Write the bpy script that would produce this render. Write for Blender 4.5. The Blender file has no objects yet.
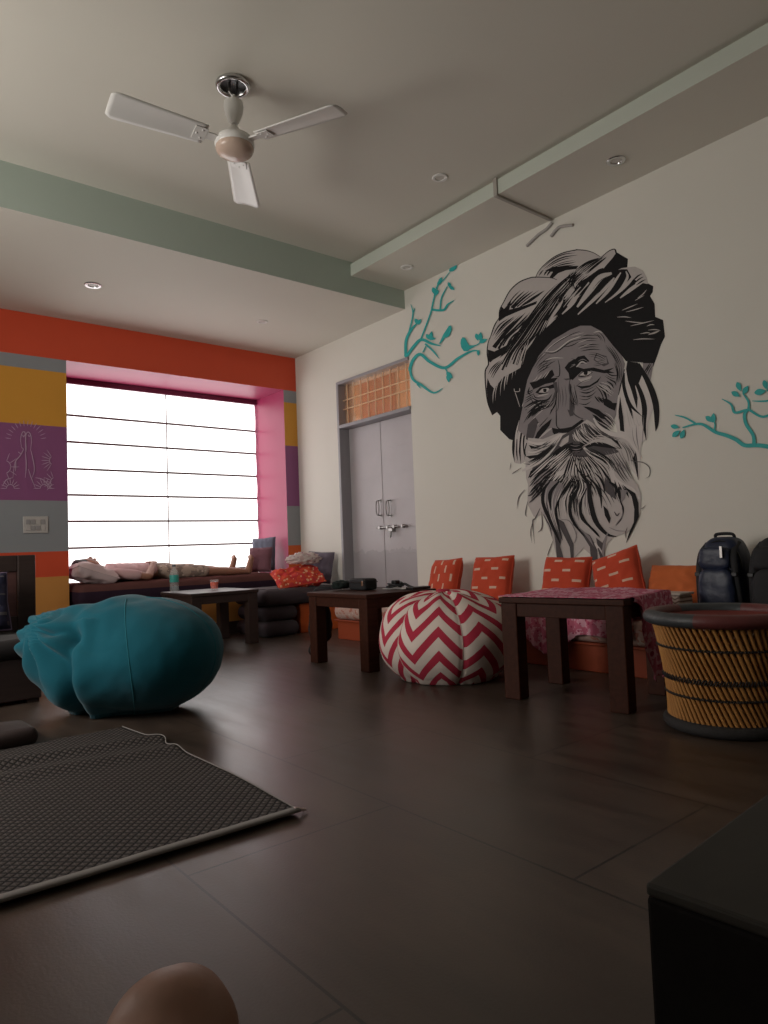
import bpy, math, random
import numpy as np
from mathutils import Matrix, Vector
random.seed(7)
EXPO = 0.98
LEFT_FILL = 40.0
SC = bpy.context.scene
COL = SC.collection
PI = math.pi

# ------------------------------------------------------------------ camera
F = 688.0
CAMH = 0.75
_X = np.array([841., 5., F]); _X /= np.linalg.norm(_X)
_Y = np.array([-564., 59., F]); _Y -= _X * (_Y @ _X); _Y /= np.linalg.norm(_Y)
_Z = np.cross(_X, _Y)
if _Z[1] > 0: _Z = -_Z
RW = np.stack([_X, _Y, _Z])                     # camera axes -> world axes (room directions)
CAM0 = np.array([0., 0., CAMH])
def ray(px, py): return RW @ np.array([px - 384., py - 512., F])
def onx(px, py, x): d = ray(px, py); return CAM0 + d * (x / d[0])
def ony(px, py, y): d = ray(px, py); return CAM0 + d * (y / d[1])
def onz(px, py, z): d = ray(px, py); return CAM0 + d * ((z - CAMH) / d[2])
def ond(px, py, dep): return CAM0 + ray(px, py) * (dep / F)

cam_d = bpy.data.cameras.new('camera'); cam = bpy.data.objects.new('camera', cam_d); COL.objects.link(cam)
r = RW @ np.array([1, 0, 0]); u = RW @ np.array([0, -1, 0]); b = RW @ np.array([0, 0, -1])
cam.matrix_world = Matrix(((r[0], u[0], b[0], 0), (r[1], u[1], b[1], 0), (r[2], u[2], b[2], CAMH), (0, 0, 0, 1)))
cam_d.sensor_fit = 'HORIZONTAL'; cam_d.sensor_width = 36.0; cam_d.lens = 36.0 * F / 768.0
cam_d.clip_start = 0.02
SC.camera = cam

# ------------------------------------------------------------------ materials
def lin(c):
    return tuple((x / 12.92 if x <= .04045 else ((x + .055) / 1.055) ** 2.4) for x in [v / 255. for v in c])
class NT:
    def __init__(s, name):
        s.m = bpy.data.materials.new(name); s.m.use_nodes = True
        s.t = s.m.node_tree; s.b = s.t.nodes['Principled BSDF']
    def n(s, typ, **kw):
        x = s.t.nodes.new(typ)
        for k, v in kw.items():
            if k.startswith('i_'):
                key = k[2:]; key = int(key) if key.isdigit() else key.replace('_', ' ')
                s.put(x.inputs[key], v)
            else: setattr(x, k, v)
        return x
    def put(s, sock, v):
        if hasattr(v, 'is_output') or isinstance(v, bpy.types.NodeSocket): s.t.links.new(v, sock)
        else:
            if sock.type == 'RGBA' and len(v) == 3: v = (*v, 1)
            sock.default_value = v
    def math(s, op, a, b=0.0, c=None):
        x = s.t.nodes.new('ShaderNodeMath'); x.operation = op
        s.put(x.inputs[0], a); s.put(x.inputs[1], b)
        if c is not None: s.put(x.inputs[2], c)
        return x.outputs[0]
    def mix(s, f, a, b):
        x = s.t.nodes.new('ShaderNodeMix'); x.data_type = 'RGBA'
        s.put(x.inputs['Factor'], f); s.put(x.inputs['A'], a); s.put(x.inputs['B'], b)
        # colour sockets
        ins = [i for i in x.inputs if i.type == 'RGBA']
        s.put(ins[0], a); s.put(ins[1], b)
        return [o for o in x.outputs if o.type == 'RGBA'][0]
    def ramp(s, f, stops):
        x = s.t.nodes.new('ShaderNodeValToRGB'); s.put(x.inputs[0], f)
        e = x.color_ramp.elements
        while len(e) < len(stops): e.new(.5)
        for el, (p, c) in zip(e, stops): el.position = p; el.color = (*c, 1) if len(c) == 3 else c
        return x.outputs[0]
    def coord(s, kind='Object'):
        return s.t.nodes.new('ShaderNodeTexCoord').outputs[kind]
    def noise(s, scale, detail=3, vec=None, rough=.5):
        x = s.t.nodes.new('ShaderNodeTexNoise'); x.inputs['Scale'].default_value = scale
        x.inputs['Detail'].default_value = detail; x.inputs['Roughness'].default_value = rough
        s.put(x.inputs['Vector'], vec if vec is not None else s.coord())
        return x.outputs['Fac']
    def bump(s, h, strength=.3, dist=.01):
        x = s.t.nodes.new('ShaderNodeBump'); x.inputs['Strength'].default_value = strength
        x.inputs['Distance'].default_value = dist; s.put(x.inputs['Height'], h)
        s.put(s.b.inputs['Normal'], x.outputs[0])
    def set(s, **kw):
        for k, v in kw.items(): s.put(s.b.inputs[k.replace('_', ' ')], v)
        return s
def scale3(c, k): return tuple(min(1, x * k) for x in c)
def simple(name, c, rough=.6, metal=0., var=.12, scale=9., bump=0., bscale=60., spec=.4, sheen=0.):
    """a plain coloured surface with a little procedural variation; c is linear"""
    n = NT(name)
    n.put(n.b.inputs['Base Color'], n.mix(n.noise(scale), scale3(c, 1 - var), scale3(c, 1 + var)))
    n.set(Roughness=rough, Metallic=metal)
    n.b.inputs['Specular IOR Level'].default_value = spec
    if sheen: n.b.inputs['Sheen Weight'].default_value = sheen
    if bump: n.bump(n.noise(bscale, 4), bump, .004)
    return n.m
M = {}
M['wall'] = simple('off_white_wall_paint', (.675, .66, .595), .6, var=.03, scale=2, bump=.08, bscale=90, spec=.25)
M['ceiling'] = simple('cream_ceiling_paint', (.63, .61, .54), .7, var=.03, scale=1.5, spec=.2)
M['mint_light'] = simple('light_mint_paint', (.52, .56, .49), .6, var=.03, scale=2, spec=.3)
M['shaded_orange'] = simple('shaded_orange_bench_paint', (.30, .052, .016), .55, var=.06, scale=4)  # orange paint darkened, so the bench's shade sits in the colour
M['mint'] = simple('mint_green_paint', (.42, .49, .43), .6, var=.03, scale=2, spec=.3)
M['soffit'] = simple('pale_soffit_paint', (.63, .61, .54), .6, var=.03, scale=2, spec=.3)
M['red'] = simple('orange_red_wall_paint', (.62, .075, .028), .5, var=.05, scale=3)
M['orange'] = simple('orange_paint', (.60, .11, .02), .5, var=.06, scale=4)
M['gray'] = simple('blue_grey_wall_paint', (.26, .275, .29), .5, var=.04, scale=3)
M['yellow'] = simple('mustard_wall_paint', (.62, .29, .035), .5, var=.04, scale=3)
M['purple'] = simple('purple_wall_paint', (.25, .08, .20), .5, var=.04, scale=3)
M['pink'] = simple('magenta_recess_paint', (.34, .032, .10), .45, var=.04, scale=3)
M['tan'] = simple('ochre_wall_paint', (.56, .25, .06), .5, var=.04, scale=3)

def floor_mat():
    n = NT('dark_brown_floor_tile')
    co = n.coord()
    sep = n.n('ShaderNodeSeparateXYZ', i_0=co)
    x, y = sep.outputs[0], sep.outputs[1]
    row = n.math('DIVIDE', n.math('SUBTRACT', x, .67 - .63 * 8), .63)
    rf = n.math('FLOOR', row)
    ru = n.math('FRACT', row)
    yy = n.math('DIVIDE', n.math('ADD', n.math('SUBTRACT', y, 1.6 - 1.26 * 8), n.math('MULTIPLY', n.math('MODULO', rf, 2.), .63)), 1.26)
    yf = n.math('FLOOR', yy); yu = n.math('FRACT', yy)
    def edge(f, w):
        return n.math('MINIMUM', n.math('LESS_THAN', n.math('MINIMUM', f, n.math('SUBTRACT', 1., f)), w), 1.)
    joint = n.math('MAXIMUM', edge(ru, .0055), edge(yu, .0028))
    comb = n.n('ShaderNodeCombineXYZ', i_0=rf, i_1=yf)
    wn = n.n('ShaderNodeTexWhiteNoise', noise_dimensions='3D', i_Vector=comb.outputs[0]).outputs['Value']
    mp = n.n('ShaderNodeMapping'); n.put(mp.inputs['Vector'], co); mp.inputs['Scale'].default_value = (9, 1.6, 1)
    grain = n.noise(1.0, 8, mp.outputs[0], .65)
    blot = n.noise(2.2, 4)
    base = n.mix(n.ramp(grain, [(.3, (0, 0, 0)), (.7, (1, 1, 1))]), (.030, .021, .016), (.105, .074, .056))
    base = n.mix(n.math('MULTIPLY', n.ramp(blot, [(.35, (0, 0, 0)), (.65, (1, 1, 1))]), .55), base, (.030, .021, .016))
    base = n.mix(n.math('MULTIPLY', wn, .35), base, (.052, .036, .028))
    base = n.mix(n.math('MULTIPLY', joint, .9), base, (.010, .008, .007))
    n.put(n.b.inputs['Base Color'], base)
    n.put(n.b.inputs['Roughness'], n.math('ADD', n.math('MULTIPLY', grain, .26), .22))
    n.b.inputs['Specular IOR Level'].default_value = .5
    fine = n.noise(140, 3)
    n.bump(n.math('SUBTRACT', n.math('ADD', n.math('MULTIPLY', grain, .5), n.math('MULTIPLY', fine, .35)), n.math('MULTIPLY', joint, 1.)), .22, .004)
    return n.m
M['floor'] = floor_mat()

def wood(name, c1, c2, rough=.38, sc=(3, 30, 30), spec=.3):
    n = NT(name); n.b.inputs['Specular IOR Level'].default_value = spec
    mp = n.n('ShaderNodeMapping'); n.put(mp.inputs['Vector'], n.coord()); mp.inputs['Scale'].default_value = sc
    g = n.noise(1.4, 6, mp.outputs[0], .6)
    n.put(n.b.inputs['Base Color'], n.mix(g, c1, c2)); n.set(Roughness=rough)
    n.bump(g, .08, .004)
    return n.m
M['wood'] = wood('dark_sheesham_wood', (.016, .006, .004), (.072, .025, .015), .45, spec=.12)
M['wood2'] = wood('darker_brown_wood', (.02, .013, .012), (.05, .032, .028), .45)
M['slate'] = wood('charcoal_table_top', (.020, .018, .015), (.045, .041, .035), .6, (6, 9, 9), .2)
M['ebony'] = wood('near_black_wood', (.006, .005, .005), (.012, .010, .009), .8, spec=.06)
M['black'] = simple('black_fabric', (.012, .012, .014), .75, var=.3, scale=25, bump=.15, bscale=200)
M['black_plastic'] = simple('black_plastic', (.012, .012, .013), .35, var=.1)
M['navy'] = simple('navy_nylon', (.009, .015, .040), .42, var=.25, scale=15, bump=.2, bscale=50)
M['white_enamel'] = simple('white_enamel', (.72, .71, .68), .32, var=.03)
M['chrome'] = simple('chrome', (.55, .55, .55), .22, 1., var=.05)
M['steel'] = simple('brushed_steel', (.30, .29, .28), .35, 1., var=.1)
M['beige_cap'] = simple('beige_glass_cap', (.55, .42, .34), .25, var=.04)
M['frame'] = simple('grey_door_enamel', (.30, .29, .31), .45, var=.05, scale=6)
def door_mat():
    n = NT('lilac_grey_door_paint')
    co = n.coord(); sep = n.n('ShaderNodeSeparateXYZ', i_0=co)
    z = sep.outputs[2]
    dust = n.math('LESS_THAN', n.math('ADD', z, n.math('MULTIPLY', n.noise(14, 4), .12)), .80)
    base = n.mix(n.noise(4, 4), (.40, .375, .39), (.50, .475, .49))
    base = n.mix(n.math('MULTIPLY', dust, .42), base, (.27, .255, .27))
    n.put(n.b.inputs['Base Color'], base); n.set(Roughness=.45)
    return n.m
M['door'] = door_mat()
def cloth(name, c, var=.15, rough=.9, weave=260, fold=7, sheen=.08):
    n = NT(name)
    n.put(n.b.inputs['Base Color'], n.mix(n.noise(fold, 5), scale3(c, 1 - var), scale3(c, 1 + var)))
    n.set(Roughness=rough); n.b.inputs['Sheen Weight'].default_value = sheen
    n.b.inputs['Specular IOR Level'].default_value = .15 if sheen else .0
    n.bump(n.math('ADD', n.math('MULTIPLY', n.noise(weave, 2), .3), n.noise(fold * 4, 4)), .25, .006)
    return n.m
M['teal'] = cloth('teal_velvet', (.005, .088, .122), .18, sheen=.12)
M['teal_seam'] = cloth('teal_seam_piping', (.02, .15, .19), .1)
M['red_cushion'] = cloth('brick_red_cushion_cotton', (.50, .065, .03), .12)
M['dash'] = cloth('cream_woven_dash', (.62, .42, .32), .08)
M['orange_cushion'] = cloth('plain_orange_cushion_cotton', (.56, .14, .045), .1)
M['mauve'] = cloth('mauve_cushion_cotton', (.18, .085, .105), .15)
M['bluegrey'] = cloth('blue_grey_cushion_cotton', (.15, .165, .22), .2)
M['greypurple'] = cloth('grey_purple_cushion_cotton', (.13, .11, .14), .2)
M['pillow'] = cloth('pale_pillow_case', (.60, .47, .47), .06)
M['charcoal'] = cloth('charcoal_floor_cushion_cotton', (.055, .042, .048), .2)
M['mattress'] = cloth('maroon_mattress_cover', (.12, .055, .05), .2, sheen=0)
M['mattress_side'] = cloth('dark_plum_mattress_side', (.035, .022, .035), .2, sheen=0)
M['blanket'] = cloth('dark_brown_blanket', (.04, .028, .027), .25)
M['sofa_fabric'] = cloth('black_brown_sofa_cover', (.02, .017, .017), .2)
M['skin'] = simple('brown_skin', (.33, .165, .11), .5, var=.06, scale=20, bump=.05, bscale=150, spec=.35)
M['skin_knee'] = simple('tan_skin', (.27, .145, .10), .5, var=.08, scale=14, bump=.08, bscale=120, spec=.35)
M['hair'] = simple('black_hair', (.015, .011, .011), .5, var=.3, scale=60, bump=.4, bscale=120)
M['shirt'] = cloth('pale_pink_shirt', (.55, .36, .36), .1)
M['shorts_dark'] = cloth('dark_shorts_cotton', (.025, .022, .022), .2)
def print_mat(name, a, b, c, sc=30, thr=.5):
    n = NT(name)
    v = n.n('ShaderNodeTexVoronoi', feature='SMOOTH_F1'); n.put(v.inputs['Vector'], n.coord()); v.inputs['Scale'].default_value = sc
    w = n.noise(sc * .8, 3)
    f1 = n.math('GREATER_THAN', w, thr)
    base = n.mix(f1, a, b)
    base = n.mix(n.math('LESS_THAN', v.outputs['Distance'], .22), base, c)
    n.put(n.b.inputs['Base Color'], base); n.set(Roughness=.9)
    n.b.inputs['Specular IOR Level'].default_value = .15
    n.bump(n.noise(sc * .5, 4), .3, .008)
    return n.m
M['pink_print'] = print_mat('pink_printed_cotton', (.50, .13, .20), (.62, .33, .40), (.34, .05, .11), 38, .52)
M['bench_print'] = print_mat('beige_printed_cotton', (.48, .33, .28), (.42, .17, .13), (.55, .45, .38), 26, .56)
M['shorts'] = print_mat('camouflage_shorts_cotton', (.42, .33, .27), (.24, .19, .16), (.56, .46, .40), 22, .5)
M['red_print'] = print_mat('red_floral_cotton', (.62, .085, .04), (.55, .05, .05), (.75, .42, .26), 26, .5)
M['white_print'] = print_mat('white_floral_cotton', (.62, .53, .50), (.55, .40, .38), (.42, .26, .30), 24, .6)
M['navy_print'] = print_mat('navy_patterned_cotton', (.018, .020, .042), (.026, .026, .05), (.075, .06, .075), 14, .5)

def chevron_mat():
    n = NT('red_white_chevron_cotton')
    uv = n.n('ShaderNodeUVMap').outputs[0]
    s = n.n('ShaderNodeSeparateXYZ', i_0=uv); uu, vv = s.outputs[0], s.outputs[1]
    tri = n.math('MULTIPLY', n.math('ABSOLUTE', n.math('SUBTRACT', n.math('FRACT', n.math('DIVIDE', uu, .30)), .5)), 2 * .15)
    f = n.math('FRACT', n.math('DIVIDE', n.math('ADD', vv, tri), .118))
    k = n.math('LESS_THAN', f, .46)
    n.put(n.b.inputs['Base Color'], n.mix(k, (.68, .59, .53), (.42, .035, .065)))
    n.set(Roughness=.9); n.b.inputs['Specular IOR Level'].default_value = .15
    n.bump(n.math('ADD', n.noise(9, 4), n.math('MULTIPLY', n.noise(300, 2), .1)), .25, .012)
    return n.m
M['chevron'] = chevron_mat()
def zig_mat():
    n = NT('white_grey_wavy_print')
    s = n.n('ShaderNodeSeparateXYZ', i_0=n.coord()); y, z = s.outputs[1], s.outputs[2]
    w = n.math('MULTIPLY', n.math('SINE', n.math('MULTIPLY', y, 150)), .0045)
    f = n.math('FRACT', n.math('DIVIDE', n.math('ADD', z, w), .019))
    n.put(n.b.inputs['Base Color'], n.mix(n.math('LESS_THAN', f, .4), (.50, .40, .34), (.17, .105, .08)))
    n.set(Roughness=.85)
    return n.m
M['wavy'] = zig_mat()
def rug_mat():
    n = NT('charcoal_diamond_rug')
    s = n.n('ShaderNodeSeparateXYZ', i_0=n.coord()); x, y = s.outputs[0], s.outputs[1]
    p = .030
    a = n.math('FRACT', n.math('DIVIDE', n.math('ADD', x, y), p)); b_ = n.math('FRACT', n.math('DIVIDE', n.math('SUBTRACT', x, y), p))
    ta = n.math('ABSOLUTE', n.math('SUBTRACT', a, .5)); tb = n.math('ABSOLUTE', n.math('SUBTRACT', b_, .5))
    d = n.math('MAXIMUM', ta, tb)
    line = n.math('GREATER_THAN', d, .36)
    base = n.mix(line, n.mix(n.noise(50, 3), (.062, .053, .049), (.105, .090, .084)), (.014, .012, .012))
    n.put(n.b.inputs['Base Color'], base); n.set(Roughness=.85); n.b.inputs['Specular IOR Level'].default_value = .25
    n.bump(n.math('SUBTRACT', n.math('MULTIPLY', n.noise(250, 2), .3), n.math('MULTIPLY', d, 1.6)), .7, .008)
    return n.m
M['rug'] = rug_mat()
M['rug_tape'] = cloth('grey_rug_binding_tape', (.19, .175, .165), .08)
M['bamboo'] = wood('honey_bamboo', (.26, .105, .028), (.50, .25, .075), .45, (14, 14, 4))
M['rope'] = simple('black_rope_binding', (.022, .02, .02), .8, var=.4, scale=70, bump=.6, bscale=160)
def rim_mat():
    n = NT('wrapped_rexine_rim')
    s = n.n('ShaderNodeSeparateXYZ', i_0=n.coord()); x, y = s.outputs[0], s.outputs[1]
    ang = n.math('DIVIDE', n.math('ARCTAN2', y, x), 2 * PI)
    f = n.math('FRACT', n.math('ADD', n.math('MULTIPLY', ang, 3.), .45))
    base = n.mix(n.math('LESS_THAN', f, .5), (.030, .037, .041), (.125, .020, .018))
    base = n.mix(n.math('MULTIPLY', n.noise(26, 3), .4), base, (.06, .052, .052))
    n.put(n.b.inputs['Base Color'], base); n.set(Roughness=.5)
    n.bump(n.noise(60, 4), .35, .006)
    return n.m
M['rim'] = rim_mat()
M['stool_seat'] = simple('dark_red_seat_cloth', (.17, .03, .024), .6, var=.3, scale=20, bump=.2)
def glass(name, c=(1, 1, 1), rough=.02, ior=1.45):
    n = NT(name); n.set(Base_Color=c, Roughness=rough, IOR=ior)
    n.b.inputs['Transmission Weight'].default_value = 1.
    return n.m
def clear(name, c, a):
    n = NT(name); n.set(Base_Color=c, Roughness=.05, Alpha=a); return n.m
M['pet'] = clear('clear_bottle_plastic', (.80, .85, .85), .22)
M['clear_glass'] = clear('clear_drinking_glass', (.85, .85, .85), .14)
M['drink'] = glass('red_orange_drink', (.95, .16, .05), .02, 1.2)
M['pane'] = clear('amber_transom_glass', (.75, .50, .32), .35)
M['green_label'] = simple('green_bottle_label', (.05, .38, .33), .4, var=.15, scale=60)
M['cap'] = simple('grey_bottle_cap', (.12, .11, .12), .4)
M['paper'] = simple('white_paper', (.66, .64, .62), .7, var=.04)
M['switch_plate'] = simple('ivory_switch_plastic', (.46, .44, .42), .35, var=.04)
M['switch_dark'] = simple('grey_switch_rocker', (.30, .29, .29), .35, var=.04)
M['mural_black'] = simple('black_mural_paint', (.009, .0085, .009), .6, var=.2, scale=30, spec=.15)
M['mural_dark'] = simple('dark_grey_mural_paint', (.075, .067, .070), .6, var=.1, scale=20, spec=.2)
M['mural_mid'] = simple('mid_grey_mural_paint', (.22, .197, .20), .6, var=.08, scale=20)
M['mural_light'] = simple('light_grey_mural_paint', (.45, .415, .395), .6, var=.05, scale=20)
M['mural_pale'] = simple('pale_grey_mural_paint', (.56, .52, .495), .6, var=.05, scale=20)
M['mural_teal'] = simple('teal_mural_paint', (.022, .38, .37), .6, var=.12, scale=20)
M['mural_line'] = simple('pale_lilac_mural_paint', (.50, .34, .47), .6, var=.1, scale=20)
def blind_mat():
    n = NT('backlit_white_blind_fabric')
    n.set(Base_Color=(.85, .83, .80), Roughness=.9)
    n.put(n.b.inputs['Emission Color'], n.mix(n.noise(1.3, 2), (1.0, .965, .95), (1.0, .985, .975)))
    n.b.inputs['Emission Strength'].default_value = BLIND
    return n.m
BLIND = 1.25
M['blind'] = blind_mat()
M['blind_rod'] = simple('grey_blind_tape', (.20, .17, .17), .8, var=.05)
M['lens'] = simple('frosted_downlight_lens', (.55, .52, .48), .3, var=.03)

# ------------------------------------------------------------------ mesh building
WM = {}
class MB:
    def __init__(s): s.v = []; s.f = []; s.mi = []; s.uv = {}
    def add(s, vs, fs, mi=0, mtx=None):
        o = len(s.v)
        for p in vs:
            p = Vector(p)
            s.v.append(tuple(mtx @ p) if mtx is not None else tuple(p))
        for f in fs: s.f.append(tuple(i + o for i in f)); s.mi.append(mi)
        return o
    def box(s, lo, hi, mi=0, mtx=None):
        x0, y0, z0 = lo; x1, y1, z1 = hi
        s.add([(x0, y0, z0), (x1, y0, z0), (x1, y1, z0), (x0, y1, z0), (x0, y0, z1), (x1, y0, z1), (x1, y1, z1), (x0, y1, z1)],
              [(0, 3, 2, 1), (4, 5, 6, 7), (0, 1, 5, 4), (1, 2, 6, 5), (2, 3, 7, 6), (3, 0, 4, 7)], mi, mtx)
        return s
    def tube(s, pts, rad, seg=10, mi=0, caps=True, mtx=None, flat=1.0):
        pts = [Vector(p) for p in pts]; n = len(pts)
        if not hasattr(rad, '__len__'): rad = [rad] * n
        vs = []; up = None
        for i, p in enumerate(pts):
            t = (pts[min(i + 1, n - 1)] - pts[max(i - 1, 0)])
            t = t.normalized() if t.length > 1e-9 else Vector((0, 0, 1))
            if up is None: up = Vector((0, 0, 1)) if abs(t.z) < .9 else Vector((1, 0, 0))
            a = up - t * up.dot(t); a.normalize(); bb = t.cross(a); up = a
            for k in range(seg):
                th = 2 * PI * k / seg
                vs.append(p + a * (math.cos(th) * rad[i] * flat) + bb * (math.sin(th) * rad[i]))
        fs = []
        for i in range(n - 1):
            for k in range(seg):
                fs.append((i * seg + k, i * seg + (k + 1) % seg, (i + 1) * seg + (k + 1) % seg, (i + 1) * seg + k))
        if caps:
            fs.append(tuple(range(seg))[::-1]); fs.append(tuple((n - 1) * seg + k for k in range(seg)))
        s.add(vs, fs, mi, mtx); return s
    def lathe(s, prof, c=(0, 0, 0), seg=32, mi=0, caps=False, mtx=None):
        vs = []; n = len(prof)
        for (rr, z) in prof:
            for k in range(seg):
                th = 2 * PI * k / seg
                vs.append((c[0] + rr * math.cos(th), c[1] + rr * math.sin(th), c[2] + z))
        fs = [(i * seg + k, i * seg + (k + 1) % seg, (i + 1) * seg + (k + 1) % seg, (i + 1) * seg + k) for i in range(n - 1) for k in range(seg)]
        if caps: fs += [tuple(range(seg))[::-1], tuple((n - 1) * seg + k for k in range(seg))]
        s.add(vs, fs, mi, mtx); return s
    def torus(s, c, R, r, seg=40, cs=10, mi=0, axis='z', mtx=None, sz=1.0):
        vs = []
        for i in range(seg):
            a = 2 * PI * i / seg
            for j in range(cs):
                b_ = 2 * PI * j / cs
                q = (R + r * math.cos(b_)); x, y, z = q * math.cos(a), q * math.sin(a), r * sz * math.sin(b_)
                if axis == 'x': x, y, z = z, x, y
                if axis == 'y': x, y, z = x, z, y
                vs.append((c[0] + x, c[1] + y, c[2] + z))
        fs = [(i * cs + j, ((i + 1) % seg) * cs + j, ((i + 1) % seg) * cs + (j + 1) % cs, i * cs + (j + 1) % cs) for i in range(seg) for j in range(cs)]
        s.add(vs, fs, mi, mtx); return s
    def ell(s, c, rad, seg=20, rings=12, mi=0, mtx=None):
        vs = [(c[0], c[1], c[2] - rad[2])]
        for i in range(1, rings):
            ph = -PI / 2 + PI * i / rings
            for k in range(seg):
                th = 2 * PI * k / seg
                vs.append((c[0] + rad[0] * math.cos(ph) * math.cos(th), c[1] + rad[1] * math.cos(ph) * math.sin(th), c[2] + rad[2] * math.sin(ph)))
        vs.append((c[0], c[1], c[2] + rad[2])); top = len(vs) - 1
        fs = [(0, 1 + (k + 1) % seg, 1 + k) for k in range(seg)]
        for i in range(rings - 2):
            for k in range(seg):
                fs.append((1 + i * seg + k, 1 + i * seg + (k + 1) % seg, 1 + (i + 1) * seg + (k + 1) % seg, 1 + (i + 1) * seg + k))
        o = 1 + (rings - 2) * seg
        fs += [(top, o + k, o + (k + 1) % seg) for k in range(seg)]
        s.add(vs, fs, mi, mtx); return s
    def cap(s, a, b_, ra, rb, mi=0, seg=14):
        """a tapered limb with round ends"""
        a = Vector(a); b_ = Vector(b_)
        s.tube([a.lerp(b_, t) for t in (0, .25, .5, .75, 1)], [ra + (rb - ra) * t for t in (0, .25, .5, .75, 1)], seg, mi)
        s.ell(a, (ra, ra, ra), seg, 8, mi); s.ell(b_, (rb, rb, rb), seg, 8, mi); return s
    def grid(s, fn, nu, nv, mi=0, thick=0., mtx=None):
        vs = [fn(i / nu, j / nv) for i in range(nu + 1) for j in range(nv + 1)]
        w = nv + 1
        fs = [(i * w + j, (i + 1) * w + j, (i + 1) * w + j + 1, i * w + j + 1) for i in range(nu) for j in range(nv)]
        s.add(vs, fs, mi, mtx); return s
    def build(s, name, mats, parent=None, smooth=True, local=False, bevel=0., seg=2, subsurf=0, remesh=0., smoothit=0, solid=0., uvs=None, sharp=40):
        if not isinstance(mats, (list, tuple)): mats = [mats]
        vs = s.v
        if parent is not None and not local:
            inv = WM[parent.name].inverted(); vs = [tuple(inv @ Vector(p)) for p in vs]
        elif parent is None and not local and s.v:
            # origin at the thing's base
            a = np.array(s.v); c = [(a[:, 0].min() + a[:, 0].max()) / 2, (a[:, 1].min() + a[:, 1].max()) / 2, a[:, 2].min()]
            vs = [tuple(p) for p in (a - c)]
        me = bpy.data.meshes.new(name); me.from_pydata(vs, [], s.f)
        for m in mats: me.materials.append(m)
        me.polygons.foreach_set('material_index', s.mi)
        if smooth: me.polygons.foreach_set('use_smooth', [True] * len(s.f))
        if uvs is not None:
            ul = me.uv_layers.new(name='UVMap')
            for p in me.polygons:
                for li, q in zip(p.loop_indices, uvs[p.index]): ul.data[li].uv = q
        me.update()
        if smooth and not remesh:
            try: me.set_sharp_from_angle(angle=math.radians(sharp))
            except Exception: pass
        o = bpy.data.objects.new(name, me); COL.objects.link(o)
        if parent is not None:
            o.parent = parent; WM[o.name] = WM[parent.name].copy()
        elif not local and s.v:
            o.location = c; WM[o.name] = Matrix.Translation(c)
        else: WM[o.name] = Matrix.Identity(4)
        if bevel:
            md = o.modifiers.new('bevel', 'BEVEL'); md.width = bevel; md.segments = seg; md.limit_method = 'ANGLE'; md.angle_limit = math.radians(35)
        if solid:
            md = o.modifiers.new('solid', 'SOLIDIFY'); md.thickness = solid; md.offset = 0
        if remesh:
            md = o.modifiers.new('remesh', 'REMESH'); md.mode = 'VOXEL'; md.voxel_size = remesh; md.use_smooth_shade = True
        if smoothit:
            md = o.modifiers.new('smooth', 'SMOOTH'); md.iterations = smoothit; md.factor = .5
        if subsurf:
            md = o.modifiers.new('subsurf', 'SUBSURF'); md.levels = subsurf; md.render_levels = subsurf
        return o
def tag(o, label, cat, group=None, kind=None):
    if label: o['label'] = label
    if cat: o['category'] = cat
    if group: o['group'] = group
    if kind: o['kind'] = kind
    return o
def thing(name, label, cat, loc=(0, 0, 0), group=None, mtx=None):
    o = bpy.data.objects.new(name, None); COL.objects.link(o); o.empty_display_size = .1
    m = mtx if mtx is not None else Matrix.Translation(tuple(float(x) for x in loc))
    o.matrix_world = m; WM[o.name] = m.copy()
    return tag(o, label, cat, group)
def struct(o): o['kind'] = 'structure'; return o
def copy_tree(o, mtx=None):
    def cp(x, par):
        c = x.copy(); COL.objects.link(c)
        if par is not None: c.parent = par
        WM[c.name] = WM[x.name].copy()
        for ch in [k for k in bpy.data.objects if k.parent == x]: cp(ch, c)
        return c
    c = cp(o, None)
    if mtx is not None: c.matrix_world = mtx; WM[c.name] = mtx
    return c
def frame(o, xa, ya):
    """matrix with origin o, x axis xa, y axis ya (orthogonalised)"""
    xa = Vector(xa).normalized(); ya = Vector(ya); ya = (ya - xa * ya.dot(xa)).normalized(); za = xa.cross(ya)
    return Matrix(((xa.x, ya.x, za.x, o[0]), (xa.y, ya.y, za.y, o[1]), (xa.z, ya.z, za.z, o[2]), (0, 0, 0, 1)))
def nz(x, y, z, s=1.0, seed=0.):
    from mathutils import noise
    return noise.noise((x * s + seed, y * s - seed * .7, z * s + seed * 1.3))
def catmull(pts, n=8):
    P = [np.array(p, float) for p in pts]
    if len(P) < 3:
        return [P[0] + (P[-1] - P[0]) * t for t in np.linspace(0, 1, n + 1)]
    P = [2 * P[0] - P[1]] + P + [2 * P[-1] - P[-2]]; out = []
    for i in range(1, len(P) - 2):
        for k in range(n):
            t = k / n; a, b_, c, d = P[i - 1:i + 3]
            out.append(.5 * ((2 * b_) + (-a + c) * t + (2 * a - 5 * b_ + 4 * c - d) * t * t + (-a + 3 * b_ - 3 * c + d) * t ** 3))
    out.append(P[-2]); return out
# ================================================================== THE ROOM
XW, YB = 4.0, 6.308            # mural wall plane, window wall plane
XL, YF = -1.25, -2.0           # left wall, wall behind the viewer
ZU, ZL, ZS = 3.155, 2.868, 3.035
YBEAM = 4.475
def set_face(mb, start_face, idx, mi): mb.mi[start_face + idx] = mi
def boxm(mb, lo, hi, mi, **faces):
    """box whose named faces (bottom top front right back left) get another material"""
    f0 = len(mb.f); mb.box(lo, hi, mi)
    for k, v in faces.items(): mb.mi[f0 + ['bottom', 'top', 'front', 'right', 'back', 'left'].index(k)] = v

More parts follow.
